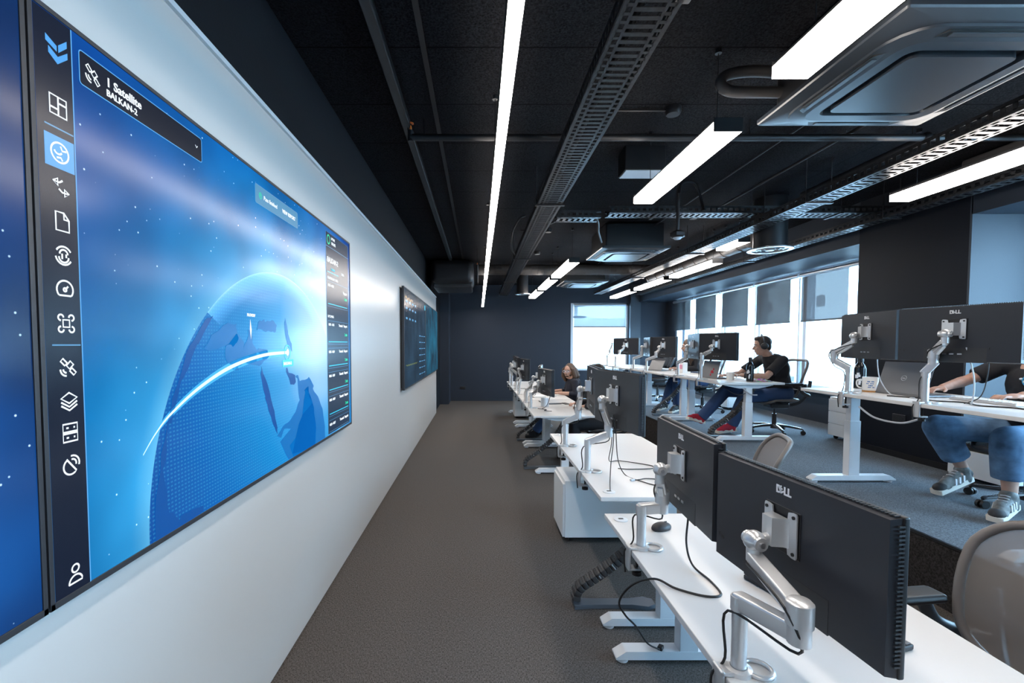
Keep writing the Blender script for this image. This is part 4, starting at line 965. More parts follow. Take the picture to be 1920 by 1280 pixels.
# ---------------------------------------------------------------- cabinets and drawers
def cabinet(lab, x0, x1, y0, y1, zb, h, face, n, m=None):
    t = thing('drawer_cabinet', lab, 'cabinet', ((x0 + x1) / 2, (y0 + y1) / 2, zb)); m = m or m_cab
    MB().bx(x0, x1, y0, y1, zb + .045, zb + h, .003).build('body', m, t)
    g = .006
    for k in range(n):
        a = zb + .05 + k * (h - .07) / n; b = zb + .05 + (k + 1) * (h - .07) / n - g
        if face == 'x': o = MB().bx(x0 - .018, x0 - .001, y0 + .003, y1 - .003, a, b, .002).build('drawer_front' if n > 1 else 'door', m, t)
        else: o = MB().bx(x0 + .003, x1 - .003, y0 - .018, y0 - .001, a, b, .002).build('drawer_front', m, t)
    for x in (x0 + .05, x1 - .05):
        for y in (y0 + .05, y1 - .05): MB().cyl((x - .012, y, zb + .024), (x + .012, y, zb + .024), .024, 14).cyl((x, y, zb + .024), (x, y, zb + .046), .01, 8).build('caster', m_black, t)
    return t
cabinet('white low cabinet on casters beside the walkway, under the bare cabled desk', .695, 1.28, 3.60, 4.03, 0, .505, 'x', 1)
cabinet('small white cabinet under the farthest desk of the front row', .78, 1.20, 9.75, 10.25, 0, .50, 'y', 1)
cabinet('white drawer unit in the window recess beside the dark pier', 4.50, 4.95, 5.41, 5.80, PZ, .53, 'x', 3)
cabinet('white drawer unit by the windows, seen behind the legs of the man with headphones', 4.55, 4.97, 8.25, 8.68, PZ, .45, 'x', 3)
cabinet('white cabinet with a black seat cushion behind the man at the right edge', 4.27, 4.80, 3.66, 4.10, PZ, .27, 'y', 1)
o = MB().box((4.53, 3.87, PZ + .303), (.50, .42, .06), .02, seg=3); tag(o.build('seat_cushion', m_black), 'black seat cushion lying on the white cabinet', 'cushion')

# ---------------------------------------------------------------- cable chains from desk to floor
m_link = M('chain_plastic', (.040, .040, .043), .45); m_chainbase = M('chain_base', (.085, .10, .12), .45)
def cable_chain(lab, x, y, zb, zt, low=0.0):
    t = thing('cable_chain', lab, 'cable chain', (x, y, zb), 0, 'black jointed cable chains')
    pts = smooth([(x + .52, y, zb + zt - .09), (x + .48, y, zb + .58), (x + .38, y, zb + .42), (x + .27, y, zb + .31), (x + .13, y, zb + .20), (x + .02, y, zb + .125), (x - .01, y, zb + .06), (x + .01, y, zb + .025)], 6)
    # even spacing
    out = [pts[0]]; acc = 0
    for a, b in zip(pts, pts[1:]):
        L = (b - a).length
        while acc + L >= .034:
            k = (.034 - acc) / L; a = a + (b - a) * k; out.append(a); L = (b - a).length; acc = 0
        acc += L
    bd = MB(); clips = []
    for i, (a, b) in enumerate(zip(out, out[1:])):
        d = (b - a).normalized(); mt = Matrix((d, Vector((0, 1, 0)), d.cross(Vector((0, 1, 0))))).transposed().to_4x4()
        bd.box((a + b) / 2, (.030, .084, .046), .004, mt, seg=1); bd.box((a + b) / 2, (.036, .05, .030), 0, mt)
        for q in (-.03, -.012, .012, .03): bd.cyl((a + b) / 2 + Vector((0, q, 0)) + mt.to_3x3() @ Vector((0, 0, -.025)), (a + b) / 2 + Vector((0, q, 0)) + mt.to_3x3() @ Vector((0, 0, .025)), .004, 6)
        if i in (7, 8, 12, 15, 18): clips.append(MB().box((a + b) / 2, (.007, .087, .040 if i % 2 else .020), .001, mt))
    lk = bd.build('links', m_link, t)
    for q in clips: q.build('silver_clip', m_steel, lk)
    b = MB(); b.prism([(x - .02, y - .045, zb + .003), (x + .10, y - .035, zb + .003), (x + .33, y - .035, zb + .003), (x + .42, y - .055, zb + .003), (x + .47, y - .03, zb + .003), (x + .47, y + .03, zb + .003), (x + .42, y + .055, zb + .003), (x + .33, y + .035, zb + .003), (x + .10, y + .035, zb + .003), (x - .02, y + .045, zb + .003)], (0, 0, .026))
    b.build('floor_base', m_chainbase, t); return t
cable_chain('black jointed cable chain arching to the carpet beside the nearest desk', .60, 2.72, 0, TB)
cable_chain('black jointed cable chain at the walkway end of the silver laptop desk', .605, 5.80, 0, TC)
cable_chain('black jointed cable chain at the feet of the long haired man', .66, 7.50, 0, TC)
cable_chain('black jointed cable chain below the desk of the man with headphones', 2.99, 5.80, PZ, TF)
cable_chain('black jointed cable chain below the woman\'s platform desk', 2.95, 7.60, PZ, TF)

# ---------------------------------------------------------------- loose cables
zA, zB_ = TA + .0035, TB + .0035
cable('black cable hanging from the second nearest monitor across the desk and down to the carpet', [(.845, 1.80, .97), (.842, 1.80, .90), (.835, 1.795, .80), (.84, 1.75, .735), (.86, 1.65, zA), (.85, 1.56, zA), (.79, 1.55, zA), (.71, 1.60, zA), (.655, 1.66, zA + .004), (.60, 1.74, .66), (.57, 1.80, .56), (.63, 1.90, .44), (.71, 2.0, .33), (.81, 2.12, .17), (.90, 2.20, .085)], .0042, n=8)
tag(MB().box((.915, 2.225, .078), (.035, .024, .018), .004, .9).build('plug', m_black), 'small black plug resting on a white desk foot', 'plug')
cable('black cable dropping from the bare desk monitor into its grommet', [(.845, 2.83, 1.16), (.85, 2.84, 1.0), (.83, 2.82, .86), (.79, 2.70, zB_ + .01), (.745, 2.54, zB_)], .003)
cable('black cable looping far out on the bare white desk top', [(.85, 2.86, 1.12), (.87, 2.95, .95), (.90, 3.10, .80), (1.0, 3.20, zB_), (1.17, 3.08, zB_), (1.16, 3.0, zB_), (1.0, 2.98, zB_), (.93, 3.0, zB_)], .003)
cable('long black cable crossing the bare white desk top', [(.85, 2.80, 1.14), (.87, 2.85, 1.0), (.90, 2.9, .85), (.93, 2.85, zB_), (.98, 2.72, zB_), (1.06, 2.62, zB_), (1.2, 2.58, zB_), (1.36, 2.60, zB_)], .003)
cable('short black cable with pale plug on the bare white desk top', [(.945, 2.735, zB_), (.985, 2.75, zB_), (1.05, 2.77, zB_), (1.2, 2.72, zB_), (1.34, 2.70, zB_)], .003)
tag(MB().box((.935, 2.73, zB_ + .004), (.03, .016, .012), .003, .4).build('plug', m_cablew), 'pale plug at the end of a short cable on the bare desk', 'plug')
cable('pale cable sagging below the edge of the near platform desk', [(2.90, 3.45, zE - .09), (2.89, 3.3, zE - .15), (2.89, 3.1, zE - .155), (2.90, 2.98, zE - .11)], .007, m_cablew)
cable('grey cable hanging from the near right monitor to the platform desk', [(3.0, 2.80, 1.58), (3.04, 2.79, 1.42), (3.06, 2.80, 1.30), (3.10, 2.85, zE + .006)], .004, m_cablew)
cable('thin black cable hanging between the near right monitor and the desk', [(3.03, 2.70, 1.58), (3.05, 2.72, 1.42), (3.08, 2.78, 1.28), (3.11, 2.9, zE + .005)], .003)
cable('black cables tangled on the near platform desk', [(3.02, 3.35, zE + .005), (3.1, 3.2, zE + .006), (3.06, 3.05, zE + .005), (3.16, 2.95, zE + .006), (3.1, 2.8, zE + .005), (3.2, 2.7, zE + .005), (3.16, 2.55, zE + .005)], .005)
cable('grey blue cable hanging from the monitor above the mug', [(3.02, 3.45, 1.56), (3.04, 3.46, 1.42), (3.05, 3.44, 1.32), (3.10, 3.40, zE + .005), (3.08, 3.2, zE + .005)], .004, m_cablew)
cable('black cable drooping under the desk of the man with headphones', [(3.1, 5.75, zF - .07), (3.16, 5.62, zF - .14), (3.25, 5.58, zF - .15), (3.38, 5.62, zF - .08)], .004)
cable('pale cable drooping beside the leg of the headphones desk', [(3.26, 5.60, zF - .07), (3.32, 5.54, zF - .14), (3.40, 5.53, zF - .15)], .008, m_cablew)
cable('black cable tangle on the silver laptop desk', [(.80, 6.1, TC + .005), (.9, 6.0, TC + .005), (.86, 5.9, TC + .005), (.95, 5.85, TC + .005)], .004)
cable('black cable looping behind the monitor of the silver laptop desk', [(.92, 6.1, 1.06), (.90, 5.95, 1.02), (.93, 5.85, .96), (.90, 5.95, .80), (.86, 6.1, TC + .005)], .004)

# ---------------------------------------------------------------- things on the desks
def keyboard(lab, x, y, z, rz, L=.44, W_=.13, m=None, mk=None, grp=None):
    t = thing('keyboard', lab, 'keyboard', (x, y, z), rz, grp)
    MB().box((0, 0, .009), (L, W_, .016), .004).build('case', m or m_darkpl, t, False)
    k = MB(); n = int(L / .0195)
    for r in range(5):
        for c_ in range(n):
            if r == 0 and n * .3 < c_ < n * .62: continue
            if c_ in (int(n * .72),): continue
            k.box((-L / 2 + .012 + c_ * (L - .024) / (n - 1), -W_ / 2 + .017 + r * .024, .019), (.0155, .019, .004), .001, seg=1)
    k.box((-.02, -W_ / 2 + .017, .019), (L * .3, .019, .004), .001); k.build('keys', mk or m_key, t, False); return t
keyboard('dark keyboard lying beneath the largest monitor on the nearest desk', 1.125, 1.475, TA, R(-73), .46)
keyboard('pale slim keyboard under the hands of the long haired man', 1.25, 7.72, TC, R(-90), .34, .11, m_lapl, m_cab)
keyboard('pale keyboard in front of the man at the right edge', 3.36, 2.98, zE, R(-90), .40, .12, m_lapl, m_cab)
def mouse(lab, x, y, z, rz): 
    t = thing('computer_mouse', lab, 'mouse', (x, y, z), rz); mb = MB(); mb.ell((0, 0, .010), (.055, .032, .025)); 
    for v in mb.bm.verts: v.co.z = max(v.co.z, 0)
    mb.build('shell', m_darkpl, t, False); MB().box((.025, 0, .033), (.016, .005, .006), .002).build('wheel', m_black, t, False)
mouse('dark computer mouse behind the arm post on the nearest desk', .87, 2.13, TA, .4)
def mug(lab, x, y, z, r=.042, h=.095, m=None, cork=False, pr=False, a=R(160)):
    t = thing('mug', lab, 'mug', (x, y, z), 0); z0 = .014 if cork else 0
    MB().lathe([(0, z0), (r * .92, z0), (r, z0 + .008), (r, h), (r - .004, h), (r - .005, z0 + .008), (0, z0 + .008)], seg=24).build('cup', m or m_ceram, t, False)
    d = Vector((math.cos(a), math.sin(a), 0)); MB().tube(smooth([d * r * .95 + Vector((0, 0, h * .82)), d * (r + .028) + Vector((0, 0, h * .76)), d * (r + .032) + Vector((0, 0, h * .5)), d * (r + .02) + Vector((0, 0, h * .3)), d * r * .95 + Vector((0, 0, h * .25))], 5), .0055, 8).build('handle', m or m_ceram, t, False)
    if cork: MB().lathe([(0, 0), (r * .95, 0), (r * .97, .014), (0, .014)], seg=24).build('cork_base', m_cork, t, False)
    if pr:
        b = MB()
        for k, (w, q) in enumerate(((.7, .072), (.9, .056), (.4, .040), (.8, .026))):
            for j in range(7):
                if (j + k) % 4 == 3: continue
                a0 = R(232) + (j - 3) * w * .17; b.box((math.cos(a0) * (r + .0004), math.sin(a0) * (r + .0004), q + z0), (.001, .0055, .008), 0, a0)
        b.build('print', m_bluep, t, False)
    return t
mug('white mug with blue printed lines and cork base on the near platform desk', 3.16, 3.66, zE, .052, .12, cork=True, pr=True, a=R(140))
mug('white and brown mug beside the black bottle on the headphones desk', 3.30, 5.95, zF, .045, .10, a=R(-20))
def bottle(lab, x, y, z, r, h):
    t = thing('bottle', lab, 'bottle', (x, y, z))
    MB().lathe([(0, 0), (r * .95, 0), (r, .008), (r, h * .62), (r * .8, h * .72), (r * .48, h * .80), (r * .45, h * .84), (0, h * .84)], seg=24).build('body', M('glossy_black', (.010, .012, .015), .15), t, False)
    MB().lathe([(0, h * .83), (r * .52, h * .83), (r * .52, h * .98), (r * .45, h), (0, h)], seg=20).build('cap', m_black, t, False)
    b = MB()
    for a0, q, s_ in ((200, .38, .03), (212, .45, .024), (222, .40, .02), (228, .22, .022), (236, .28, .018), (226, .16, .02)):
        a = R(a0); b.box((math.cos(a) * r, math.sin(a) * r, h * q), (.002, s_ * .8, s_), .0005, a)
    b.build('print', m_logo, t, False)
bottle('black bottle with pale print standing on the headphones desk', 3.42, 5.72, zF, .042, .305)
bottle('black bottle behind the white printed mug on the near platform desk', 3.32, 3.95, zE, .045, .28)
def laptop(lab, x, y, z, rz, open_=True, W_=.34, D=.235, m=None, tilt=18, sticker=False, logo=True):
    t = thing('laptop', lab, 'laptop', (x, y, z), rz); m = m or m_lap          # lid back faces -y
    MB().box((0, D / 2, .009), (W_, D, .014), .004).build('base', m, t, False)
    k = MB()
    for r in range(5):
        for c_ in range(13): k.box((-W_ * .43 + c_ * W_ * .0717, .045 + r * .021, .0168), (.017, .016, .002))
    k.build('keys', m_key, t, False)
    if open_:
        q = Matrix.Rotation(R(tilt), 4, 'X'); l = MB(); l.box(q @ Vector((0, 0, .016 + D / 2)) , (W_, .006, D), .003, q); lo = l.build('lid', m, t, False)
        MB().box(q @ Vector((0, .0035, .018 + D / 2)), (W_ - .012, .001, D - .016), 0, q).build('screen', m_scr, lo, False)
        if logo:
            rg = MB(); rg.tube([q @ Vector((.019 * math.cos(i * math.pi / 10), -.0035, D * .55 + .019 * math.sin(i * math.pi / 10))) for i in range(20)], .0016, 6, True); rg.build('logo', m_steel, lo, False)
            text_mesh('DELL', .011, m_steel, 'logo', lo, q @ Matrix.Translation((0, -.0036, D * .55 - .004)) @ Matrix.Rotation(R(90), 4, 'X'), .0004, bold=.0004, align='CENTER')
        if sticker:
            s = MB(); s.ell(q @ Vector((.05, -.003, D * .36)), (.030, .002, .035)); s.ell(q @ Vector((.065, -.003, D * .55)), (.014, .002, .02)); s.ell(q @ Vector((.03, -.003, D * .2)), (.012, .002, .024)); s.build('sticker', m_red, lo, False)
    return t
laptop('grey laptop with round logo open on the near platform desk', 3.17, 3.42, zE, R(-85), True, .37, .245, tilt=-18)
laptop('grey laptop with red sticker open in front of the man with headphones', 3.17, 6.26, zF, R(-80), True, .33, .23, tilt=-14, sticker=True, logo=False)
laptop('grey laptop tilted back on the woman\'s platform desk', 3.13, 8.08, zF, R(-70), True, .33, .23, tilt=-26, logo=False)
t = thing('closed_laptop', 'closed silver laptop lying on the first desk past the walkway gap', 'laptop', (1.06, 6.72, TC), R(8))
MB().box((0, 0, .008), (.25, .35, .012), .004).build('base', m_lap, t, False); MB().box((0, 0, .018), (.25, .35, .006), .002).build('lid', m_lapl, t, False)
def slab(name, lab, cat, x, y, z, sx, sy, h, rz, m, grp=None): o = MB().box((x, y, z + h / 2), (sx, sy, h), min(.002, h / 3), rz); return tag(o.build(name, m), lab, cat, grp)
slab('paper_sheet', 'white paper sheets at the right end of the near platform desk', 'paper', 3.38, 2.50, zE, .22, .22, .003, .1, m_paper)
slab('paper_sheet', 'white paper lying under the monitors of the headphones desk', 'paper', 3.25, 6.7, zF, .21, .297, .004, .2, m_paper)
slab('notebook', 'dark blue notebook lying on a white book on the headphones desk', 'notebook', 3.45, 7.02, zF + .022, .2, .27, .02, .15, M('blue_cover', (.03, .05, .11), .5))
slab('book', 'white book under the dark blue notebook', 'book', 3.45, 7.0, zF, .22, .29, .022, .1, m_paper)
slab('phone', 'grey phone beside the closed silver laptop', 'phone', 1.27, 6.62, TC, .08, .16, .008, .3, m_darkpl)
slab('paper_sheet', 'white paper sheet on the far platform desk', 'paper', 3.25, 9.2, zF, .21, .297, .003, .2, m_paper)
slab('paper_stack', 'white paper stack on the long haired man\'s desk', 'paper', .98, 7.45, TC, .2, .28, .03, .1, m_paper)
o = MB()
for v in range(1): o.lathe([(0, 0), (.05, 0), (.055, .004), (.055, .11), (.05, .12), (0, .12)], (.93, 6.35, TC), 20)
tag(o.build('glass_jar', m_lapl), 'grey round jar behind the monitor on the silver laptop desk', 'jar')
t = thing('paper_box', 'white and pink card box beside the woman\'s monitors', 'box', (3.36, 7.45, zF))
MB().box((3.36, 7.45, zF + .085), (.08, .12, .17), .003).build('carton', m_paper, t); MB().box((3.316, 7.45, zF + .10), (.008, .10, .07), .001).build('pink_label', M('pink_label', (.75, .30, .42), .6), t)
# crumpled colourful cloth
cl, nt, bb = new_mat('colourful_cloth'); vo = nt.nodes.new('ShaderNodeTexVoronoi'); vo.inputs['Scale'].default_value = 45
tcn = nt.nodes.new('ShaderNodeTexCoord'); nt.links.new(tcn.outputs['Object'], vo.inputs['Vector']); hs = nt.nodes.new('ShaderNodeHueSaturation'); hs.inputs['Saturation'].default_value = .9; hs.inputs['Value'].default_value = .5
nt.links.new(vo.outputs['Color'], hs.inputs['Color']); nt.links.new(hs.outputs[0], bb.inputs['Base Color']); bb.inputs['Roughness'].default_value = .9
mb = MB(); mb.grid(lambda u, v: (3.47 + u * .22, 5.66 + v * .2, zF + .006 + .022 * math.sin(u * 3.14) * math.sin(v * 3.14) * (1 + .5 * math.sin(u * 17 + v * 9)) + .003 * math.sin(v * 23)), 24, 20); sm_ = mb.build('cloth', cl)
sm_.modifiers.new('s', 'SOLIDIFY').thickness = .004; tag(sm_, 'crumpled colourful cloth beside the black bottle', 'cloth')

# ---------------------------------------------------------------- people
def V3(*a): return Vector(a)
def person(lab, name, pel, chest, neck, head, yaw, pitch, sh, el, wr, hand, kn, an, toe, skin, shirt_m, pants_m, hair_fn, sleeve=1.0, shoe_m=None, sole_m=None, sc=1.0, hem=1.0, wide=1.0):
    """all joints in world coordinates; el, wr, kn, an, toe = (near, far); hand = fingertip targets"""
    t = thing('person', lab, 'person', (pel[0], pel[1], pel[2] - .5))
    pel, chest, neck, head = map(Vector, (pel, chest, neck, head))
    sh, el, wr, hand, kn, an, toe = [[Vector(q) for q in a] for a in (sh, el, wr, hand, kn, an, toe)]
    f = V3(-math.cos(yaw) * math.cos(pitch), -math.sin(yaw) * math.cos(pitch), math.sin(pitch)); s_ = V3(0, 0, 1).cross(f).normalized(); u = f.cross(s_).normalized()
    hm = Matrix((f, s_, u)).transposed()
    side = (sh[1] - sh[0]).normalized()
    hips = [pel - side * .085, pel + side * .085]
    b = MB()
    b.ell(head + u * .025 - f * .01, (.098 * sc, .076 * sc, .098 * sc), hm); b.ell(head - u * .045 + f * .025, (.066 * sc, .060 * sc, .075 * sc), hm)     # skull, jaw
    b.ell(head - u * .095 + f * .060, (.024, .028, .020), hm); b.ell(head + u * .035 + f * .066, (.022, .055, .014), hm)                                 # chin, brow
    b.cap(head + f * .088 + u * .012, head + f * .108 - u * .026, .008, .013); b.ell(head + f * .096 - u * .030, (.012, .018, .009), hm)                  # nose
    for q in (-1, 1):
        b.ell(head + f * .055 + s_ * q * .042 - u * .025, (.028, .022, .025), hm); b.ell(head - f * .008 + s_ * q * .076 * sc - u * .002, (.020, .008, .032), hm)
    b.ell(head + f * .083 - u * .058, (.012, .026, .010), hm)
    b.cap(head - u * .07 - f * .02, neck, .054 * sc, .060 * sc); b.cap(neck, (sh[0] + sh[1]) / 2 - V3(0, 0, .05), .06, .09)
    b.cap(pel, chest - V3(0, 0, .06), .125, .125); b.ell(chest, (.115, .17, .17))
    for k in (0, 1):
        b.cap(sh[k], el[k], .046 * sc, .038 * sc); m_ = el[k].lerp(wr[k], .3); b.cap(el[k], m_, .037 * sc, .040 * sc); b.cap(m_, wr[k], .039 * sc, .026 * sc)
        b.cap(neck - V3(0, 0, .04), sh[k], .05, .05)
        # hand: palm and five bent fingers
        hd = (hand[k] - wr[k]).normalized(); inn = (sh[1 - k] - sh[k]).normalized(); lat = (inn - hd * inn.dot(hd)).normalized(); dn = hd.cross(lat); dn = dn if dn.z < 0 else -dn
        pc = wr[k] + hd * .05; pm = Matrix((hd, lat, dn)).transposed(); b.ell(pc, (.052, .040, .017), pm)
        for j in range(4):
            a0 = pc + hd * .036 + lat * (.028 - .0185 * j); ln = (.036, .041, .038, .029)[j]; sp = lat * (.006 - .004 * j)
            k1 = a0 + hd * ln + sp - dn * .006; k2 = k1 + hd * ln * .62 + dn * .014; k3 = k2 + hd * .012 + dn * .016
            b.cap(a0, k1, .0095, .0088); b.cap(k1, k2, .0088, .0080); b.cap(k2, k3, .0080, .0070)
        th0 = wr[k] + hd * .025 + lat * .028; th1 = th0 + hd * .030 + lat * .028 + dn * .008; th2 = th1 + hd * .028 + lat * .006 + dn * .006; b.cap(th0, th1, .013, .011); b.cap(th1, th2, .011, .009)
        b.cap(hips[k], kn[k], .075, .055); m_ = kn[k].lerp(an[k], .3); b.cap(kn[k], m_, .053, .056); b.cap(m_, an[k], .055, .036); b.cap(an[k], an[k].lerp(toe[k], .6), .036, .03)
    bo = blob(b, .0065, 3).build('body', skin, t)
    # eyes, mouth
    for q in (-1, 1):
        MB().ell(head + f * .079 + s_ * q * .031 + u * .010, (.010, .013, .009), hm, 10).build('eye', m_eyew, t)
        MB().ell(head + f * .086 + s_ * q * .031 + u * .010, (.004, .006, .006), hm, 8).build('iris', m_hair, t)
        MB().tube([head + f * .088 + s_ * q * .014 + u * .030, head + f * .084 + s_ * q * .034 + u * .034, head + f * .070 + s_ * q * .052 + u * .028], .0045, 6).build('eyebrow', m_hair, t)
    MB().tube([head + f * .082 + s_ * -.020 - u * .058, head + f * .093 - u * .056, head + f * .082 + s_ * .020 - u * .058], .0048, 8).build('mouth', m_lip, t)
    # clothes
    c = MB(); c.cap(pel + V3(0, 0, -.02), chest - V3(0, 0, .05), .150, .145); c.ell(chest, (.135, .185, .185)); c.ell((pel + chest) / 2 + V3(-.02, 0, .0), (.15, .165, .19))
    c.cap(neck - V3(0, 0, .045), (sh[0] + sh[1]) / 2 - V3(0, 0, .07), .066, .10); c.ell(neck.lerp(chest, .5) + V3(.035, 0, -.01), (.115, .165, .125))
    for k in (0, 1):
        c.cap(neck - V3(0, 0, .055), sh[k], .055, .064)
        if sleeve <= 1: e1 = sh[k].lerp(el[k], .35 + .5 * sleeve); c.ell(sh[k], (.066, .066, .066)); c.tube([sh[k], e1], [.066, .066], 18)
        else: c.cap(sh[k], el[k], .062, .052); c.cap(el[k], el[k].lerp(wr[k], min(1, sleeve - 1)), .053, .042)
    blob(c, .009, 5).build('jumper' if sleeve > 1 else 'shirt', shirt_m, t)
    c = MB(); c.ell(pel, (.15, .17, .13))
    for k in (0, 1):
        c.cap(hips[k], kn[k], .098, .078 * wide); e1 = kn[k].lerp(an[k], hem); m_ = kn[k].lerp(an[k], .35 * hem); c.cap(kn[k], m_, .079 * wide, .080 * wide); c.tube([m_, e1], [.079 * wide, .074 * wide], 20)
    blob(c, .009, 5).build('trousers', pants_m, t)
    for k in (0, 1):
        d = (toe[k] - an[k]); fl = d.copy(); sd = V3(0, 0, 1).cross(d).normalized(); dd = d.normalized(); uu = dd.cross(sd).normalized(); uu = uu if uu.z > 0 else -uu
        heel = an[k] - V3(0, 0, .055) - V3(d.x, d.y, 0).normalized() * .05; tl = toe[k]; ax = (tl - heel).normalized(); sd = V3(0, 0, 1).cross(ax).normalized(); uu = ax.cross(sd); uu = uu if uu.z > 0 else -uu; L = (tl - heel).length
        mt = Matrix((ax, sd, uu)).transposed()
        c = MB(); c.ell(heel + ax * .04 + uu * .022, (.055, .040, .048), mt); c.ell(heel + ax * L * .45 + uu * .022, (L * .42, .046, .058), mt); c.cap(heel + ax * L * .36 + uu * .055, heel + ax * L * .58 + uu * .035, .036, .034); c.ell(heel + ax * L * .76 + uu * .010, (L * .25, .046, .034), mt); c.cap(heel + ax * .045, heel + ax * .05 + uu * .075, .046, .049)
        so = blob(c, .007, 3).build('shoe', shoe_m, t)
        c = MB(); c.prism([heel + ax * (L * (.5 + p)) + sd * q - uu * .028 for p, q in [(a * 1.04, e * (1 + .12 * a)) for a, e in rrect(1.0, .082, .040, 5)]], uu * .036); c.build('sole', sole_m, so)
        if shoe_m is m_shoeg:
            MB().ell(heel + ax * L * .84 + uu * .014, (L * .17, .044, .034), mt).build('toe_cap', m_shoe, so)
            MB().ell(heel + ax * .02 + uu * .035, (.045, .042, .040), mt).build('heel_patch', m_shoe, so)
            for q in (-1, 1):
                c = MB()
                for a0 in (.34, .46, .58): c.bar(heel + ax * L * a0 + sd * q * .047 + uu * .012, heel + ax * L * (a0 - .06) + sd * q * .040 + uu * .056, .016, .006, .002, sd)
                c.build('side_patch', m_logo, so)
        if shoe_m is not m_red:
            c = MB()
            for j in range(5): q = heel + ax * (L * (.36 + .075 * j)) + uu * (.094 - .010 * j); c.tube([q - sd * .024, q + uu * .004, q + sd * .024], .0032, 6)
            c.build('laces', m_logo, so)
    hair_fn(t, head, f, s_, u, hm); return t, head, f, s_, u, hm
def short_hair(m):
    def fn(t, h, f, s_, u, hm):
        c = MB(); c.ell(h + u * .045 - f * .022, (.100, .084, .090), hm); c.ell(h + u * .105 + f * .030, (.055, .060, .030), hm); c.ell(h - f * .065 - u * .01, (.045, .068, .065), hm)
        for q in (-1, 1): c.ell(h + s_ * q * .074 + u * .02 + f * .012, (.030, .010, .040), hm)
        # keep the face free
        blob(c, .007, 3).build('hair', m, t)
    return fn
def long_hair(m, ln, wide=1.0, fringe=True):
    def fn(t, h, f, s_, u, hm):
        c = MB(); c.ell(h + u * .045 - f * .028, (.100, .088, .092), hm)
        for k in range(9):
            a = R(72 + k * 27); d = f * math.cos(a) + s_ * math.sin(a); r = .082 * wide
            p0 = h + u * .03 - f * .01 + d * r; p1 = h - u * ln * .5 + d * (r + .022 * wide) - f * .025; p2 = h - u * ln + d * (r * .95) - f * .03
            c.cap(p0, p1, .030, .034); c.cap(p1, p2, .034, .022)
        if fringe:
            for q in (-1, 1): c.cap(h + u * .12 + f * .01, h + u * .05 + f * .035 + s_ * q * .078, .022, .016)
        blob(c, .008, 2).build('hair', m, t)
    return fn
m_shoe = M('dark_trainer', (.035, .037, .040), .7, var=.5, scale=25); m_shoeg = M('grey_trainer', (.16, .165, .16), .7, var=.7, scale=18); m_shoeb = M('black_shoe', (.012, .012, .013), .5)
# long haired man, front row
t, h, f, s_, u, hm = person('person with long brown hair and glasses in a navy jumper at a front row desk', 'm', (1.72, 7.85, .52), (1.64, 7.84, .84), (1.60, 7.83, 1.02), (1.565, 7.83, 1.135), R(42), R(-6),
    ((1.63, 7.645, .955), (1.62, 8.035, .955)), ((1.63, 7.56, .765), (1.57, 8.12, .765)), ((1.37, 7.66, .775), (1.33, 8.00, .775)), ((1.20, 7.74, .765), (1.17, 7.93, .765)),
    ((1.24, 7.72, .50), (1.26, 7.97, .50)), ((.98, 7.73, .11), (1.06, 7.97, .10)), ((.80, 7.72, .035), (.86, 7.98, .035)), m_skin, m_navy, m_jeansd, long_hair(m_hairb, .17, 1.25, True), 1.35, m_shoeb, m_black)
c = MB()
c.ell(h - u * .078 + f * .062, (.034, .036, .022), hm); c.ell(h - u * .045 + f * .094, (.006, .024, .006), hm)
for q in (-1, 1): c.ell(h - u * .06 + f * .035 + s_ * q * .047, (.030, .012, .024), hm)
c.build('beard', m_hairb, t)
g = thing('glasses', 'clear framed glasses worn by the long haired man', 'glasses', h)
for q in (-1, 1):
    MB().tube([h + f * .101 + s_ * (q * .034 + .024 * math.cos(i * math.pi / 8)) + u * (.008 + .019 * math.sin(i * math.pi / 8)) for i in range(16)], .0028, 6, True).tube([h + f * .10 + s_ * q * .058 + u * .014, h + f * .05 + s_ * q * .083 + u * .012, h - f * .01 + s_ * q * .086 + u * .008], .0028, 6).build('rim', M('pale_rim', (.62, .66, .78), .3), g)
MB().tube([h + f * .102 - s_ * .010 + u * .010, h + f * .106 + u * .014, h + f * .102 + s_ * .010 + u * .010], .0025, 6).build('bridge', m_frame, g)
# hidden dark haired person
person('person with dark hair almost hidden behind the monitors of the bare cabled desk', 'h', (1.73, 6.20, .53), (1.69, 6.20, .88), (1.65, 6.20, 1.08), (1.615, 6.20, 1.20), R(0), R(-8),
    ((1.68, 6.0, 1.01), (1.68, 6.4, 1.01)), ((1.66, 5.93, .78), (1.64, 6.47, .78)), ((1.42, 6.02, .775), (1.41, 6.38, .775)), ((1.27, 6.08, .765), (1.26, 6.30, .765)),
    ((1.28, 6.08, .52), (1.28, 6.32, .52)), ((1.30, 6.05, .11), (1.28, 6.34, .11)), ((1.12, 6.05, .035), (1.10, 6.35, .035)), m_skin, m_tee, m_tee, short_hair(m_hair), 1.9, m_shoeb, m_black)
# woman on the platform
person('person with long brown hair and black top seated at the middle platform desk', 'w', (3.92, 8.05, PZ + .53), (3.82, 8.05, PZ + .85), (3.75, 8.05, PZ + 1.04), (3.70, 8.05, PZ + 1.155), R(-15), R(-8),
    ((3.80, 7.87, PZ + .98), (3.80, 8.23, PZ + .98)), ((3.74, 7.80, PZ + .775), (3.74, 8.30, PZ + .775)), ((3.56, 7.90, PZ + .775), (3.56, 8.18, PZ + .775)), ((3.41, 7.95, PZ + .767), (3.41, 8.12, PZ + .767)),
    ((3.47, 7.92, PZ + .53), (3.50, 8.20, PZ + .53)), ((3.46, 7.88, PZ + .14), (3.36, 8.15, PZ + .14)), ((3.30, 7.80, PZ + .04), (3.20, 8.10, PZ + .04)), m_skin, m_tee, m_jeansd, long_hair(m_hairb, .34, 1.0, True), 1.95, m_shoe, m_sole, .92)
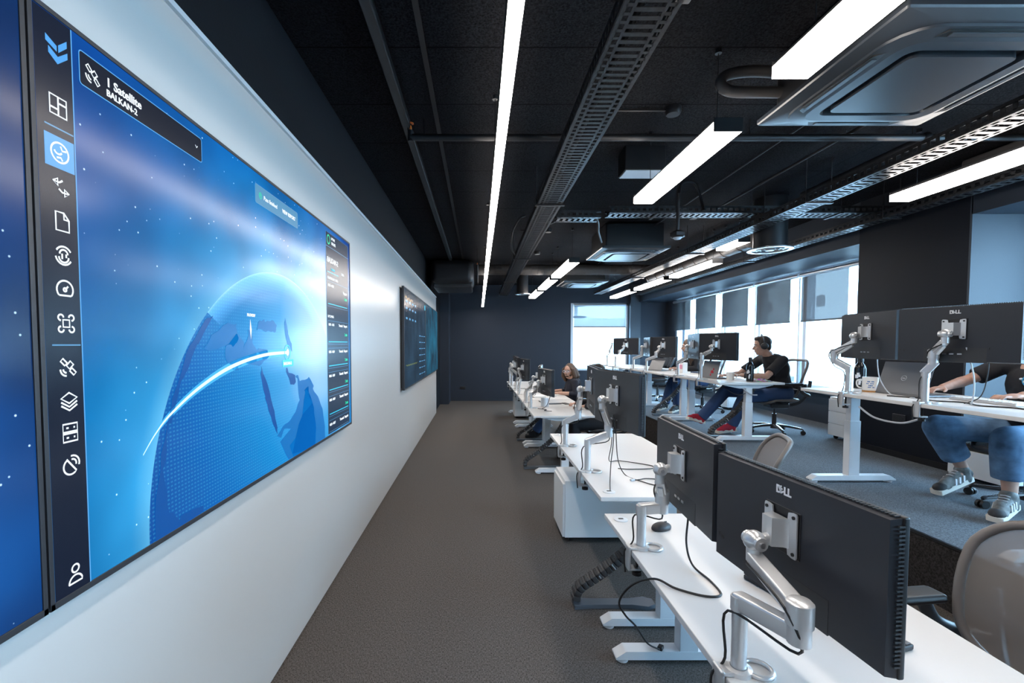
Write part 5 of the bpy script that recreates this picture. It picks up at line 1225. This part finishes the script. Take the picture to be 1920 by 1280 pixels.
# man with headphones
t, h, f, s_, u, hm = person('person in black T-shirt and jeans wearing headphones, leaning on the platform desk', 'k', (4.10, 6.15, PZ + .54), (4.03, 6.14, PZ + .86), (3.89, 6.12, PZ + 1.06), (3.80, 6.10, PZ + 1.175), R(-22), R(-8),
    ((3.96, 5.92, PZ + .99), (3.94, 6.34, PZ + .99)), ((3.71, 5.85, PZ + .785), (3.66, 6.38, PZ + .785)), ((3.47, 5.98, PZ + .790), (3.42, 6.20, PZ + .785)), ((3.33, 6.08, PZ + .785), (3.24, 6.14, PZ + .775)),
    ((3.52, 6.00, PZ + .50), (3.43, 6.30, PZ + .545)), ((3.42, 6.10, PZ + .115), (3.13, 6.36, PZ + .17)), ((3.20, 6.06, PZ + .035), (2.93, 6.34, PZ + .18)), m_skin2, m_tee, m_jeansd, short_hair(m_hair), .85, m_red, m_sole, 1.04)
g = thing('headphones', 'black over ear headphones on the head of the man in black T-shirt', 'headphones', h)
MB().tube([h + s_ * .098 * math.cos(a) + u * (.015 + .135 * math.sin(a)) - f * .012 for a in [math.pi * i / 16 for i in range(17)]], 1, 8, flat=(.014, .006), up=f).build('headband', m_black, g)
for q in (-1, 1):
    e = MB(); e.lathe([(0, -.016), (.036, -.016), (.044, -.006), (.044, .012), (.036, .02), (0, .02)], h + s_ * q * .096 - u * .002 - f * .010, 20, rot=Matrix((f, u, s_ * q)).transposed()); e.build('ear_cup', m_black, g)
w = MB(); a = V3(3.47, 5.98, PZ + .790); b_ = (V3(3.71, 5.85, PZ + .785) - a).normalized(); p = a + b_ * .035; x_, y_, _ = basis(b_)
w.tube([p + (x_ * math.cos(i * math.pi / 8) + y_ * math.sin(i * math.pi / 8)) * .036 for i in range(16)], 1, 8, True, flat=(.004, .012), up=b_); wt = w.build('wristwatch', m_black); tag(wt, 'black wristwatch on the near wrist of the man with headphones', 'watch')
# man at the right edge
t, h, f, s_, u, hm = person('person in black printed T-shirt and rolled jeans at the right edge', 'r', (4.08, 3.28, PZ + .54), (4.05, 3.28, PZ + .90), (4.02, 3.28, PZ + 1.10), (4.0, 3.28, PZ + 1.235), R(0), R(-8),
    ((4.03, 3.06, PZ + 1.03), (4.02, 3.50, PZ + 1.03)), ((3.83, 2.98, PZ + .875), (3.84, 3.56, PZ + .92)), ((3.58, 2.98, PZ + .862), (3.58, 3.50, PZ + .865)), ((3.42, 3.02, PZ + .845), (3.40, 3.46, PZ + .845)),
    ((3.60, 3.06, PZ + .55), (3.62, 3.56, PZ + .55)), ((3.62, 3.06, PZ + .16), (3.86, 3.58, PZ + .20)), ((3.43, 2.98, PZ + .045), (3.60, 3.54, PZ + .045)), m_skin, m_tee, m_jeansl, short_hair(m_hair), .80, m_shoeg, m_sole, 1.03, .68, 1.22)
e = MB(); cc = V3(3.905, 3.20, PZ + .93)
for a0, q, r_ in ((-.05, .01, .018), (-.02, .022, .016), (.012, .015, .020), (.04, .0, .018), (.0, -.012, .018), (-.075, .012, .014), (.065, .02, .012)): e.ell(cc + V3(0, a0, q), (.010, r_, r_ * .7), seg=10)
e.build('shirt_print', m_logo, t)
e = MB(); e.tube([cc + V3(-.004, .055 * math.cos(i * math.pi / 9), .008 + .045 * math.sin(i * math.pi / 9)) for i in range(18)], .004, 6, True); e.build('shirt_print', M('sky_print', (.05, .36, .65), .6), t)
# jacket over the chair back by the window
c = MB()
for k in range(8):
    a = -.2 + k * .057; c.cap((4.07, 9.62 + a, PZ + 1.03), (4.10, 9.62 + a * 1.1, PZ + .62 + .03 * math.sin(k * 2.1)), .035, .045); c.cap((4.07, 9.62 + a, PZ + 1.03), (3.99, 9.62 + a * 1.05, PZ + .74 + .03 * math.cos(k * 1.7)), .033, .036)
o = blob(c, .012, 3); tag(o.build('jacket', m_tee), 'black jacket hung over the chair back by the far end window', 'jacket')
